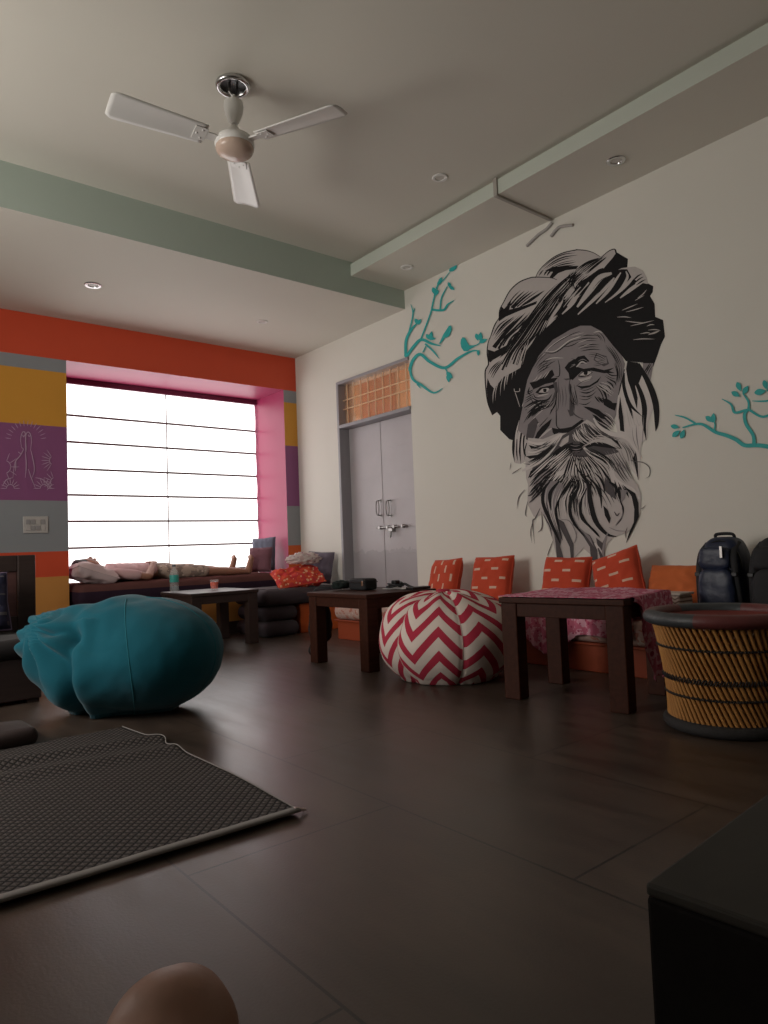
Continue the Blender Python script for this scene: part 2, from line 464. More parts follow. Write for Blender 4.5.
f = MB(); f.box((XL - .2, YF - .2, -.1), (5.6, 7.25, 0)); struct(f.build('floor', M['floor'], smooth=False, local=True))
c = MB(); boxm(c, (XL - .2, YF - .2, ZU), (XW + .2, YBEAM, ZU + .12), 0); struct(c.build('ceiling', M['ceiling'], smooth=False, local=True))
c = MB(); boxm(c, (XL - .2, YBEAM, ZL), (XW + .2, 7.1, ZU + .12), 0, front=1); struct(c.build('ceiling_lower', [M['ceiling'], M['mint']], smooth=False, local=True))
c = MB(); boxm(c, (3.41, YF, ZS), (XW, YBEAM, 3.134), 0, left=1); boxm(c, (3.44, YF, 3.134), (XW, YBEAM, ZU), 1); struct(c.build('trim_1', [M['soffit'], M['mint_light']], smooth=False, local=True))

# window wall with its painted colour blocks
WMATS = [M[k] for k in ('red', 'gray', 'yellow', 'purple', 'orange', 'tan', 'pink', 'wall')]
RED, GRY, YEL, PUR, ORA, TAN, PNK, WHT = range(8)
X0, X1, ZSILL, ZHEAD, YR = 1.65, 3.84, .34, 2.503, 7.05
w = MB()
for z0, z1, m in ((2.503, ZL, RED), (2.39, 2.503, GRY), (1.914, 2.39, YEL), (1.272, 1.914, PUR), (.84, 1.272, GRY), (.626, .84, RED), (.16, .626, TAN), (0, .16, ORA)):
    boxm(w, (XL, YB, z0), (X0, YR, z1), m, right=PNK)
boxm(w, (X0, YB, ZHEAD), (XW, YR, ZL), RED, bottom=PNK)
for z0, z1, m in ((2.37, 2.503, GRY), (1.90, 2.37, YEL), (1.25, 1.90, PUR), (.83, 1.25, GRY), (0, .83, ORA)):
    boxm(w, (X1, YB, z0), (XW, YR, z1), m, left=PNK)
struct(w.build('wall_back', WMATS, smooth=False, local=True))

# mural wall with the door opening
DY0, DY1, DZ = 4.45, 5.545, 2.435
w = MB()
w.box((XW, YF - .2, 0), (XW + .2, DY0, ZU)); w.box((XW, DY1, 0), (XW + .2, YR, ZU)); w.box((XW, DY0, DZ), (XW + .2, DY1, ZU))
struct(w.build('wall_right', M['wall'], smooth=False, local=True))
# left wall with an unseen window added for fill light, wall behind the viewer
LY0, LY1, LZ0, LZ1 = 2.75, 4.25, .95, 2.35
w = MB()
w.box((XL - .2, YF - .2, 0), (XL, LY0, ZU)); w.box((XL - .2, LY1, 0), (XL, 7.1, ZU)); w.box((XL - .2, LY0, 0), (XL, LY1, LZ0)); w.box((XL - .2, LY0, LZ1), (XL, LY1, ZU))
struct(w.build('wall_left', M['wall'], smooth=False, local=True))
w = MB(); w.box((XL, YF - .2, 0), (XW, YF, ZU)); struct(w.build('wall_front', M['wall'], smooth=False, local=True))
# room behind the double door, seen through the transom
w = MB()
w.box((5.4, 3.8, 0), (5.5, 6.3, 2.95)); w.box((4.2, 3.7, 0), (5.5, 3.8, 2.95)); w.box((4.2, 6.3, 0), (5.5, 6.4, 2.95)); w.box((4.2, 3.7, 2.95), (5.5, 6.4, 3.05))
struct(w.build('wall_beyond', simple('apricot_wall_paint', (.62, .38, .24), .6, var=.08, scale=3), smooth=False, local=True))

def win(name, lo, hi, axis, nx, nz):
    e = bpy.data.objects.new(name, None); COL.objects.link(e); e['kind'] = 'structure'; WM[e.name] = Matrix.Identity(4)
    fr = MB(); d = .05; t = .045
    def bar(a, b_): fr.box(a, b_)
    if axis == 'y':
        y0, y1 = lo[1], hi[1]
        for k in range(nx + 1):
            x = lo[0] + (hi[0] - lo[0] - t) * k / nx; bar((x, y0, lo[2]), (x + t, y1, hi[2]))
        for k in range(nz + 1):
            z = lo[2] + (hi[2] - lo[2] - t) * k / nz; bar((lo[0], y0, z), (hi[0], y1, z + t))
        g = MB(); g.box((lo[0], (y0 + y1) / 2 - .003, lo[2]), (hi[0], (y0 + y1) / 2 + .003, hi[2]))
    else:
        x0, x1 = lo[0], hi[0]
        for k in range(nx + 1):
            y = lo[1] + (hi[1] - lo[1] - t) * k / nx; bar((x0, y, lo[2]), (x1, y + t, hi[2]))
        for k in range(nz + 1):
            z = lo[2] + (hi[2] - lo[2] - t) * k / nz; bar((x0, lo[1], z), (x1, hi[1], z + t))
        g = None
    fr.build('window_frame', M['white_enamel'], e, smooth=False, bevel=.004)
    if g: g.build('pane', M['clear_glass'], e, smooth=False)
    return e
win('window_1', (X0, 6.99, .40), (X1, 7.04, ZHEAD), 'y', 3, 2)
win('added_window', (XL - .12, LY0, LZ0), (XL - .07, LY1, LZ1), 'x', 3, 1)  # unseen window, placed so its light reaches the back wall

# ------------------------------------------------------------------ roman blind
BYP = 6.925
bl = thing('roman_blind', 'wide white roman blind in two panels glowing with daylight in the pink window recess', 'blind', (2.745, BYP, 2.46))
rods = [2.145, 1.888, 1.630, 1.380, 1.128, .874, .607]
BX = [(1.662, 2.778), (2.782, 3.822)]
for (a, b_) in BX:
    lv = [2.452] + rods + [.50]
    g = MB()
    def fn(u, v, a=a, b_=b_):
        z = 2.452 + (.50 - 2.452) * v
        k = max(i for i in range(len(lv) - 1) if lv[i] >= z - 1e-6); q = (lv[k] - z) / (lv[k] - lv[k + 1])
        return (a + (b_ - a) * u, BYP - .012 * math.sin(PI * min(1, max(0, q))) + .006 * nz(u * 3, z * 3, 0), z)
    g.grid(fn, 16, 96)
    g.build('fabric_panel', M['blind'], bl, solid=.002)
    for z in rods:
        t = MB(); t.box((a, BYP - .016, z - .010), (b_, BYP - .006, z + .010)); t.build('rod', M['blind_rod'], bl, smooth=False)
h = MB(); h.box((1.655, BYP - .03, 2.448), (3.835, BYP + .03, 2.50)); h.build('headrail', simple('dark_pink_headrail', (.16, .03, .07), .5), bl, bevel=.004)
t = MB(); t.box((2.775, BYP - .020, .50), (2.785, BYP - .015, 2.45)); t.build('seam_tape', M['blind_rod'], bl, smooth=False)
t = MB(); t.tube([(3.826, BYP - .02, 2.45), (3.826, BYP - .022, 1.5), (3.822, BYP - .02, .56)], .003, 6); t.build('pull_cord', M['blind_rod'], bl)

# ------------------------------------------------------------------ double door
dr = bpy.data.objects.new('door_1', None); COL.objects.link(dr); dr['kind'] = 'structure'; WM[dr.name] = Matrix.Identity(4)
tag(dr, 'grey double-leaf steel door with amber glass transom in the mural wall', None)
fr = MB(); e = .035
fr.box((3.985, DY1 - e, 0), (4.16, DY1 + .0, DZ)); fr.box((4.08, DY0, 0), (4.16, DY0 + e, DZ))
fr.box((3.985, DY0 + .002, DZ - .03), (4.16, DY1 - e, DZ)); fr.box((3.985, DY0 + .002, 1.965), (4.16, DY1 - e, 1.998))
fr.build('door_frame', M['frame'], dr, smooth=False, bevel=.004)
YM = onx(383, 500, 4.10)[1]
for (a, b_, s) in ((DY0 + e + .003, YM - .003, -1), (YM + .003, DY1 - e - .003, 1)):
    lf = MB(); lf.box((4.10, a, .012), (4.14, b_, 1.962))
    leaf = lf.build('door_leaf', M['door'], dr, smooth=False, bevel=.003)
    pb = MB()
    for k in range(7):
        z = .22 + k * .245; pb.box((4.0985, a + .03, z), (4.101, b_ - .03, z + .008))
    pb.build('pressed_rib', M['door'], leaf, smooth=False, bevel=.0008)
    hc = onx(384 + (-5 if s > 0 else 5), 508, 4.08)
    hm = MB(); pts = []
    for k in range(25):
        th = 2 * PI * k / 24; pts.append((4.062, hc[1] + .022 * math.copysign(abs(math.sin(th)) ** .8, math.sin(th)), hc[2] + .07 * math.cos(th)))
    hm.tube(pts, .005, 8, caps=False)
    for zz in (-.07, .07): hm.tube([(4.062, hc[1], hc[2] + zz), (4.10, hc[1], hc[2] + zz)], .006, 8); hm.lathe([(.0, 0), (.014, 0), (.014, .006), (0, .006)], (0, 0, 0), 12, mtx=Matrix.Translation((4.098, hc[1], hc[2] + zz)) @ Matrix.Rotation(-PI / 2, 4, 'Y'))
    hm.build('handle', M['steel'], leaf)
b1, b2 = onx(376, 528, 4.07), onx(405, 525, 4.07)
bm = MB(); bm.tube([(4.075, b1[1], b1[2]), (4.075, b2[1], b1[2])], .008, 10)
for q in (.12, .4, .62, .9): 
    y = b1[1] + (b2[1] - b1[1]) * q; bm.box((4.064, y - .012, b1[2] - .016), (4.10, y + .012, b1[2] + .016))
bm.ell((4.07, b2[1], b1[2]), (.014, .014, .014), 12, 8)
y = b1[1] + (b2[1] - b1[1]) * .52
bm.box((4.055, y - .035, b1[2] - .045), (4.10, y + .02, b1[2] - .012)); bm.tube([(4.06, y - .008, b1[2] - .04), (4.055, y - .008, b1[2] - .1)], [.012, .008], 10)
bm.build('sliding_bolt', M['steel'], dr, bevel=.002)
g = MB(); g.box((4.07, DY0 + e, 1.998), (4.076, DY1 - e, DZ - .03)); g.build('transom_glass', M['pane'], dr, smooth=False)
gb = MB()
for k in range(9):
    y = DY0 + .10 + k * (DY1 - DY0 - .2) / 8; gb.tube([(4.05, y, 1.998), (4.05, y, DZ - .03)], .006, 6)
for z in (2.16, 2.25): gb.tube([(4.046, DY0 + e, z), (4.046, DY1 - e, z)], .006, 6)
gb.build('transom_grille', simple('cream_grille_enamel', (.75, .55, .36), .4), dr)
# warm painted panel in the next room behind the transom
pn = MB(); pn.box((4.86, 6.255, 2.1), (5.38, 6.29, 2.90)); 
tag(pn.build('hanging_board', simple('terracotta_board', (.42, .12, .06), .6), smooth=False, bevel=.004), 'terracotta board hanging in the next room behind the transom glass', 'board')

# ------------------------------------------------------------------ fittings
def downlight(px, py, z, label, r=.055):
    p = onz(px, py, z)
    t = thing('downlight', label, 'ceiling light', p, group='ceiling downlights')
    m = MB(); m.lathe([(r * .62, .0), (r * .66, -.006), (r, -.007), (r + .004, -.003), (r + .004, 0.0)], p, 32); m.build('trim_ring', M['chrome'] if r > .05 else M['white_enamel'], t)
    m = MB(); m.lathe([(.0, -.002), (r * .3, -.003), (r * .63, -.001), (r * .63, 0), (0, 0)], p, 28); m.build('lens', M['lens'], t)
downlight(93, 285, ZL, 'round chrome downlight in the low ceiling above the yellow and purple wall blocks', .06)
downlight(262, 321.5, ZL, 'small pale round downlight in the low ceiling above the window head', .048)
downlight(616, 160.5, ZS, 'round downlight in the soffit above the turban of the mural', .052)
downlight(407, 267, ZS, 'faint white downlight at the far end of the soffit above the teal birds', .048)
downlight(440, 177.5, ZU, 'faint white downlight in the high ceiling left of the soffit', .048)

# ceiling fan
FX, FY = 1.62, 3.06
fan = thing('ceiling_fan', 'white three-blade ceiling fan hanging from the high ceiling', 'fan', (FX, FY, ZU))
m = MB(); m.torus((FX, FY, ZU - .012), .075, .014, 36, 10); m.lathe([(.0, -.004), (.05, -.006), (.07, -.01), (.07, 0), (0, 0)], (FX, FY, ZU), 28, mi=1); m.build('ceiling_ring', [M['chrome'], M['black_plastic']], fan)
m = MB(); m.tube([(FX - .02, FY, ZU - .002), (FX - .022, FY, ZU - .05), (FX, FY, ZU - .075), (FX + .022, FY, ZU - .05), (FX + .02, FY, ZU - .002)], .007, 8); m.build('hook', M['steel'], fan)
m = MB(); m.lathe([(.012, -.09), (.030, -.092), (.047, -.10), (.050, -.125), (.044, -.16), (.028, -.20), (.018, -.215), (.012, -.215)], (FX, FY, ZU), 28); m.build('canopy_cup', M['white_enamel'], fan)
m = MB(); m.tube([(FX, FY, ZU - .06), (FX, FY, ZU - .27)], .011, 14); m.build('down_rod', M['white_enamel'], fan)
m = MB(); m.lathe([(.014, -.225), (.022, -.235), (.034, -.262), (.06, -.278), (.085, -.288), (.098, -.302), (.10, -.325), (.092, -.338), (.0, -.338)], (FX, FY, ZU), 36); m.build('motor_housing', M['white_enamel'], fan)
m = MB(); m.lathe([(.094, -.336), (.096, -.345), (.09, -.36), (.07, -.375), (.04, -.384), (.0, -.387)], (FX, FY, ZU), 36); m.build('bottom_cap', M['beige_cap'], fan)
for k, ang in enumerate((176, 296.5, 56)):
    A = Matrix.Translation((FX, FY, ZU - .318)) @ Matrix.Rotation(math.radians(ang), 4, 'Z') @ Matrix.Rotation(math.radians(13), 4, 'X')
    m = MB()
    def fb(u, v):
        x = .155 + .46 * u; wd = .060 + .020 * u - (.02 * max(0, (u - .93) / .07) ** 2); y = -wd + 2 * wd * v
        return (x, y, .006 * math.cos(PI * (v - .5)) - .006 * u)
    m.grid(fb, 20, 8, mtx=A)
    bl_ = m.build('blade', M['white_enamel'], fan, solid=.005)
    m = MB(); m.box((.085, -.022, -.004), (.20, .022, .004), mtx=A); m.box((.15, -.04, -.005), (.215, .04, -.001), mtx=A)
    for (x, y) in ((.175, -.025), (.175, .025), (.2, 0)): m.ell((x, y, -.006), (.006, .006, .003), 10, 6, mtx=A)
    m.build('blade_bracket', M['white_enamel'], fan, bevel=.003)

# wiring channel across the soffit and the cables at its end
p0 = onz(497, 195, ZS); p1 = onz(553, 222, ZS)
m = MB(); m.box((3.405, p0[1] - .012, ZS - .014), (3.985, p0[1] + .014, ZS + .004)); m.box((3.396, p0[1] - .014, ZS - .012), (3.411, p0[1] + .016, ZS + .11))
tag(m.build('wiring_channel', simple('grey_plastic_channel', (.34, .315, .28), .5), smooth=False, bevel=.003), 'grey wiring channel crossing the soffit towards the mural wall', 'cable channel')
def wallpts(pp, off=.012): return [onx(a, b_, XW - off) for a, b_ in pp]
for pts, lab in (([(552, 222.5), (546.5, 229), (538, 235), (526.7, 246)], 'longer grey cable stub curving down left from the wiring channel above the turban'), ([(551, 236.5), (556, 230), (561, 226.5), (573, 225)], 'shorter grey cable stub bent right below the wiring channel')):
    m = MB(); m.tube(catmull(wallpts(pts), 6), .011, 8)
    tag(m.build('cord_stub', simple('grey_cable_sheath', (.36, .34, .32), .5)), lab, 'cable', 'cable stubs below the wiring channel')

# switchboard
c = ony(35.5, 524.8, YB)
sb = thing('switchboard', 'ivory electrical switchboard on the grey wall block below the purple panel', 'switch', (c[0], YB, c[2]))
W_, H_ = .078, .052
m = MB(); m.box((c[0] - W_ - .018, YB - .012, c[2] - H_ - .018), (c[0] + W_ + .018, YB - .0005, c[2] + H_ + .018)); m.build('face_plate', M['switch_plate'], sb, bevel=.004)
for i in range(4):
    for j in range(2):
        x = c[0] - W_ + .004 + i * .038; z = c[2] - H_ + .004 + j * .052
        m = MB(); m.box((x, YB - .018, z), (x + .032, YB - .011, z + .04)); m.build('rocker', M['switch_dark'] if (i + j) % 3 else M['switch_plate'], sb, bevel=.002)

# ------------------------------------------------------------------ light
def area(name, loc, rot, sx, sy, e, col):
    l = bpy.data.lights.new(name, 'AREA'); l.shape = 'RECTANGLE'; l.size = sx; l.size_y = sy; l.energy = e; l.color = col
    o = bpy.data.objects.new(name, l); o.location = loc; o.rotation_euler = rot; COL.objects.link(o); return o
area('left_fill_light', (XL - .16, (LY0 + LY1) / 2, (LZ0 + LZ1) / 2), (0, -PI / 2, 0), LZ1 - LZ0 - .05, LY1 - LY0 - .05, LEFT_FILL, (1.0, .93, .86))  # added fill light in the unseen left opening
pl = bpy.data.lights.new('next_room_lamp', 'POINT'); pl.energy = 16; pl.color = (1, .82, .6); pl.shadow_soft_size = .12
po = bpy.data.objects.new('next_room_lamp', pl); po.location = (4.55, 5.95, 1.5); COL.objects.link(po)
wd = bpy.data.worlds.new('world'); SC.world = wd; wd.use_nodes = True
wd.node_tree.nodes['Background'].inputs[0].default_value = (.8, .9, 1, 1); wd.node_tree.nodes['Background'].inputs[1].default_value = .6
SC.view_settings.view_transform = 'Standard'; SC.view_settings.look = 'None'; SC.view_settings.gamma = 1; SC.view_settings.use_curve_mapping = False
SC.view_settings.exposure = EXPO
SC.cycles.use_denoising = True
SC.cycles.max_bounces = 10; SC.cycles.diffuse_bounces = 6; SC.cycles.sample_clamp_indirect = 8
# ================================================================== FURNITURE
def turn(t, deg):
    mt = Matrix.Translation(WM[t.name].to_translation()) @ Matrix.Rotation(math.radians(deg), 4, 'Z'); t.matrix_world = mt; WM[t.name] = mt
def make_table(x0, y0, x1, y1, h, label, wd='wood', rot=0.):
    t = thing('coffee_table', label, 'table', ((x0 + x1) / 2, (y0 + y1) / 2, 0), group='low square wooden tables')
    m = MB(); m.box((x0 - .008, y0 - .008, h - .028), (x1 + .008, y1 + .008, h)); m.build('table_top', M[wd], t, smooth=False, bevel=.005)
    L = .086
    for (a, b_) in ((x0, y0), (x1 - L, y0), (x0, y1 - L), (x1 - L, y1 - L)):
        m = MB(); m.box((a, b_, 0), (a + L, b_ + L, h - .028)); m.build('leg', M[wd], t, smooth=False, bevel=.005)
    zA, zB = h - .092, h - .028
    for lo, hi in (((x0 + .006, y0 + L, zA), (x0 + .03, y1 - L, zB)), ((x1 - .03, y0 + L, zA), (x1 - .006, y1 - L, zB)), ((x0 + L, y0 + .006, zA), (x1 - L, y0 + .03, zB)), ((x0 + L, y1 - .03, zA), (x1 - L, y1 - .006, zB))):
        m = MB(); m.box(lo, hi); m.build('apron', M[wd], t, smooth=False, bevel=.003)
    turn(t, rot)
    return t
T3 = (2.64, 1.71, 3.16, 2.33, .492); T2 = (2.59, 3.36, 3.165, 4.01, .477); T1 = (2.285, 5.24, 2.875, 5.865, .455)
make_table(*T3, 'dark wooden table under the pink printed cloth beside the bamboo stool', rot=9)
make_table(*T2, 'dark wooden table beside the chevron beanbag carrying a black case and straps')
make_table(*T1, 'dark wooden table behind the teal beanbag carrying the water bottle and red drink', 'wood2')

# benches
wb = thing('built_in_bench', 'low orange built-in bench running along the mural wall', 'bench', (3.7, 2.3, 0))
m = MB(); m.box((3.44, -.2, 0), (3.995, 4.88, .155)); m.build('bench_base', M['shaded_orange'], wb, smooth=False, bevel=.006)
m = MB(); m.box((3.418, -.2, .155), (3.995, 4.90, .168)); m.build('bench_board', M['shaded_orange'], wb, smooth=False, bevel=.003)
def slab(name, lo, hi, mats, label, cat, group=None, rnd=.05, bulge=.012, side=False, seed=1.):
    """a soft mattress: rounded edges, slightly uneven"""
    m = MB(); nx = max(6, int((hi[0] - lo[0]) / .06)); ny = max(6, int((hi[1] - lo[1]) / .06))
    cx, cy = (lo[0] + hi[0]) / 2, (lo[1] + hi[1]) / 2; hx, hy = (hi[0] - lo[0]) / 2, (hi[1] - lo[1]) / 2; cz = (lo[2] + hi[2]) / 2; hz = (hi[2] - lo[2]) / 2
    prof = []
    for k in range(9): a = -PI / 2 + PI * k / 8; prof.append((math.cos(a) * rnd, math.sin(a) * hz))
    per = []
    def rect(off):
        out = []; rr = rnd + .0
        for (sx, sy, a0) in ((1, 1, 0), (-1, 1, PI / 2), (-1, -1, PI), (1, -1, 1.5 * PI)):
            for k in range(5):
                a = a0 + PI / 2 * k / 4
                out.append((cx + sx * (hx - rr) + math.cos(a) * off, cy + sy * (hy - rr) + math.sin(a) * off))
        dense = []
        for i in range(len(out)):
            p, q = out[i], out[(i + 1) % len(out)]; d = math.dist(p, q); n = max(1, int(d / .06))
            dense += [(p[0] + (q[0] - p[0]) * t / n, p[1] + (q[1] - p[1]) * t / n) for t in range(n)]
        return dense
    base = rect(rnd); N = len(base)
    rings = []
    for (o, z) in prof:
        ring = []
        for (x, y) in base:
            # pull towards the inset outline
            ix = min(max(x, cx - hx + rnd), cx + hx - rnd); iy = min(max(y, cy - hy + rnd), cy + hy - rnd)
            k = o / rnd
            w = bulge * nz(x, y, z, 6, seed)
            ring.append((ix + (x - ix) * k, iy + (y - iy) * k, cz + z + (w * .5 if z > hz * .5 else 0)))
        rings.append(ring)
    vs = [p for rg in rings for p in rg]
    fs = [(i * N + k, i * N + (k + 1) % N, (i + 1) * N + (k + 1) % N, (i + 1) * N + k) for i in range(len(rings) - 1) for k in range(N)]
    m.add(vs, fs)
    # top and bottom faces: fan of inset grid
    for (zz, s) in ((hz, 1), (-hz, -1)):
        def top(u, v): 
            x = cx - hx + rnd + (2 * hx - 2 * rnd) * u; y = cy - hy + rnd + (2 * hy - 2 * rnd) * v
            return (x, y, cz + zz + (bulge * .5 * nz(x, y, 0, 6, seed) + bulge * math.sin(PI * u) * math.sin(PI * v) if s > 0 else 0))
        f0 = len(m.f); m.grid(top, nx, ny)
        if s < 0: 
            for i in range(f0, len(m.f)): m.f[i] = m.f[i][::-1]
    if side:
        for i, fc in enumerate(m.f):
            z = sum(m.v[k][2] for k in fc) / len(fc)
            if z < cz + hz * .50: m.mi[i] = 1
    o = m.build(name, mats, smooth=True, sharp=80)
    tag(o, label, cat, group); return o
slab('bench_mattress', (3.405, -.2, .17), (3.985, 4.90, .305), M['bench_print'], 'long thin mattress in beige and red print on the orange wall bench', 'mattress', rnd=.045)
bb = thing('built_in_bench', 'low orange bench filling the window recess beneath the sleeper', 'bench', (2.8, 6.4, 0))
m = MB(); m.box((1.67, 6.12, 0), (3.995, 6.30, .33)); m.box((1.66, 6.31, 0), (3.83, 6.92, .33)); m.build('bench_base', M['tan'], bb, smooth=False, bevel=.006)
m = MB(); m.box((1.675, 6.108, 0), (3.46, 6.119, .115)); m.build('plinth', M['wood2'], bb, smooth=False)
m = MB(); m.box((3.47, 5.52, 0), (3.99, 6.10, .27)); m.build('corner_box', M['orange'], bb, smooth=False, bevel=.006)
slab('window_mattress', (1.675, 6.11, .345), (3.80, 6.89, .548), [M['mattress'], M['mattress_side']], 'maroon mattress with dark plum sides on the window bench under the sleeper', 'mattress', rnd=.05, side=True)
G = 'charcoal floor cushions stacked in the corner'
slab('floor_cushion', (3.05, 5.44, .0), (3.43, 6.03, .137), M['charcoal'], 'bottom charcoal floor cushion of the corner stack, touching the floor', 'floor cushion', G, rnd=.062, bulge=.01, seed=2)
slab('floor_cushion', (3.06, 5.46, .139), (3.43, 6.02, .274), M['charcoal'], 'middle charcoal floor cushion of the corner stack', 'floor cushion', G, rnd=.062, bulge=.01, seed=3)
slab('floor_cushion', (3.04, 5.43, .278), (3.93, 6.06, .425), M['charcoal'], 'wide top charcoal floor cushion of the corner stack, under the red print pillow', 'floor cushion', G, rnd=.065, bulge=.012, seed=4)

# ------------------------------------------------------------------ cushions
def pillow(w, h, t, n=28, pinch=.06, seed=0., dash=None, wr=.05):
    """closed pillow in local coordinates: x width, y height, z thickness"""
    m = MB()
    def side(sgn):
        def fn(u, v):
            a, b_ = 2 * u - 1, 2 * v - 1
            k = ((1 - a ** 4) * (1 - b_ ** 4)); k = max(0, k) ** .42
            ins = 1 - pinch * (1 - abs(a * b_)) * (abs(a) ** 6 + abs(b_) ** 6) * .8
            wrn = wr * t * nz(a * 2.2, b_ * 2.2, sgn, 1.6, seed) * (1 - k * .3)
            return (a * w / 2 * ins, b_ * h / 2 * ins, sgn * (t / 2 * k) + wrn * (0 if abs(abs(a) - 1) < 1e-6 or abs(abs(b_) - 1) < 1e-6 else 1))
        f0 = len(m.f); m.grid(fn, n, n)
        if sgn < 0:
            for i in range(f0, len(m.f)): m.f[i] = m.f[i][::-1]
        if dash:
            for i in range(n):
                for j in range(n):
                    if dash((i + .5) / n, (j + .5) / n): m.mi[f0 + i * n + j] = 1
    side(1); side(-1)
    return m
def dashes(rows, per, ln, th, off=0., vert=False):
    def f(u, v):
        if vert: u, v = v, u
        r = v * rows; k = int(r); fr = r - k
        q = (u * per + (.5 if k % 2 else 0) + off) % 1
        return abs(fr - .5) < th and q < ln and .04 < u < .96
    return f
def put_pillow(name, c, w, h, t, mats, label, cat, group=None, xa=(0, -1, 0), ya=(.25, 0, 1), n=28, seed=0., dash=None, piping=None, wr=.05, pinch=.06, tassel=False):
    mt = frame(c, xa, ya)
    th = thing(name, label, cat, group=group, mtx=mt)
    pillow(w, h, t, n, seed=seed, dash=dash, wr=wr, pinch=pinch).build('cover', mats, th, local=True, sharp=180)
    sm = MB(); pts = []
    for k in range(81):
        s_ = k / 20; e = int(s_) % 4; q = (s_ % 1) * 2 - 1
        a, b_ = ((q, -1), (1, q), (-q, 1), (-1, -q))[e]
        ins = 1 - pinch * (1 - abs(a * b_)) * (abs(a) ** 6 + abs(b_) ** 6) * .8
        pts.append((a * w / 2 * ins, b_ * h / 2 * ins, 0))
    sm.tube(pts, .005, 6, caps=False); sm.build('seam', piping or (mats[0] if isinstance(mats, list) else mats), th, local=True)
    return th
RC = [M['red_cushion'], M['dash']]
GC = 'red dashed cushions along the mural wall'
ST = 'red cushion'
put_pillow('throw_cushion', (3.79, 3.90, .490), .345, .335, .13, RC, 'red cushion with upright cream dashes, behind the chevron beanbag at the bench end', 'cushion', GC, xa=(-.12, -1, .05), ya=(.3, -.05, 1), n=40, seed=1, dash=dashes(5, 2.4, .42, .16, vert=True))
put_pillow('throw_cushion', (3.785, 3.405, .498), .36, .345, .13, RC, 'red cushion with cream dashes standing alone right of the chevron beanbag top', 'cushion', GC, xa=(.03, -1, .03), ya=(.28, .02, 1), n=40, seed=2, dash=dashes(5, 2.2, .38, .14, .2))
put_pillow('throw_cushion', (3.79, 2.765, .490), .355, .33, .13, RC, 'red cushion with cream dashes directly below the beard of the mural', 'cushion', GC, xa=(.0, -1, -.01), ya=(.26, 0, 1), n=40, seed=3, dash=dashes(5, 2.2, .4, .14, .35))
put_pillow('throw_cushion', (3.765, 2.365, .530), .325, .30, .13, RC, 'red dashed cushion tilted on one corner beside the plain orange cushion', 'cushion', GC, xa=(.0, -1, .30), ya=(.26, .30, 1), n=40, seed=4, dash=dashes(5, 2.0, .4, .14, .1))
put_pillow('throw_cushion', (3.83, 2.03, .468), .34, .26, .14, M['orange_cushion'], 'plain orange cushion slumped against the mural wall behind the wavy printed box', 'cushion', None, xa=(.02, -1, -.01), ya=(.45, 0, 1), seed=5, n=30, wr=.1)
# corner heap
put_pillow('throw_cushion', (3.86, 5.76, .595), .34, .31, .09, M['greypurple'], 'dark grey cushion leaning in the corner behind the white printed bundle', 'cushion', None, xa=(.25, -1, -.06), ya=(.2, .05, 1), seed=6, wr=.12)
put_pillow('throw_cushion', (3.52, 5.62, .515), .46, .30, .13, M['red_print'], 'crumpled red and orange printed cushion on top of the charcoal stack', 'cushion', None, xa=(.95, -.25, .10), ya=(-.2, .75, .30), seed=7, wr=.35, n=36)
put_pillow('throw_cushion', (3.53, 6.36, .690), .24, .26, .10, M['mauve'], 'mauve cushion standing at the feet of the sleeper', 'cushion', None, xa=(.65, -.75, 0), ya=(.22, .18, 1), seed=8)
put_pillow('throw_cushion', (3.685, 6.56, .745), .27, .36, .10, M['bluegrey'], 'blue-grey cushion leaning on the pink window reveal', 'cushion', None, xa=(.55, -.83, .05), ya=(.16, .12, 1), seed=9, wr=.12)
put_pillow('bed_pillow', (1.848, 6.36, .628), .36, .44, .15, M['pillow'], 'pale pillow under the head of the sleeper at the left end of the window mattress', 'pillow', None, xa=(1, 0, -.36), ya=(0, 1, -.10), seed=10, wr=.14)

# crumpled white bundle on the red cushion
def blob(fn, nu=48, nv=32):
    vs = []; fs = []
    vs.append(fn(0, -1.))
    for i in range(1, nv):
        ph = -PI / 2 + PI * i / nv
        for k in range(nu): vs.append(fn(2 * PI * k / nu, math.sin(ph)))
    vs.append(fn(0, 1.)); top = len(vs) - 1
    fs = [(0, 1 + (k + 1) % nu, 1 + k) for k in range(nu)]
    for i in range(nv - 2):
        for k in range(nu): fs.append((1 + i * nu + k, 1 + i * nu + (k + 1) % nu, 1 + (i + 1) * nu + (k + 1) % nu, 1 + (i + 1) * nu + k))
    o = 1 + (nv - 2) * nu; fs += [(top, o + k, o + (k + 1) % nu) for k in range(nu)]
    return vs, fs
def lump(c, rad, amp=.15, seed=0., freq=3., nu=48, nv=32, ridged=True, rz=0.):
    def fn(th, s):
        q = math.sqrt(max(0, 1 - s * s)); x, y, z = q * math.cos(th), q * math.sin(th), s
        n_ = nz(x, y, z, freq, seed); n2 = nz(x, y, z, freq * 2.3, seed + 5)
        if ridged: n_ = .5 - abs(n_) * 2
        k = 1 + amp * n_ + amp * .4 * n2
        zz = z * k
        if zz < -.6: zz = -.6 + (zz + .6) * .2
        X, Y = rad[0] * x * k, rad[1] * y * k
        return (c[0] + X * math.cos(rz) - Y * math.sin(rz), c[1] + X * math.sin(rz) + Y * math.cos(rz), c[2] + rad[2] * zz)
    m = MB(); m.add(*blob(fn, nu, nv)); return m
m = lump((3.62, 5.67, .682), (.155, .10, .065), .35, 3., 2.4, rz=-.35)
tag(m.build('cloth_bundle', M['white_print'], sharp=180), 'crumpled white floral cloth bundle lying on the red printed cushion in the corner', 'cloth')

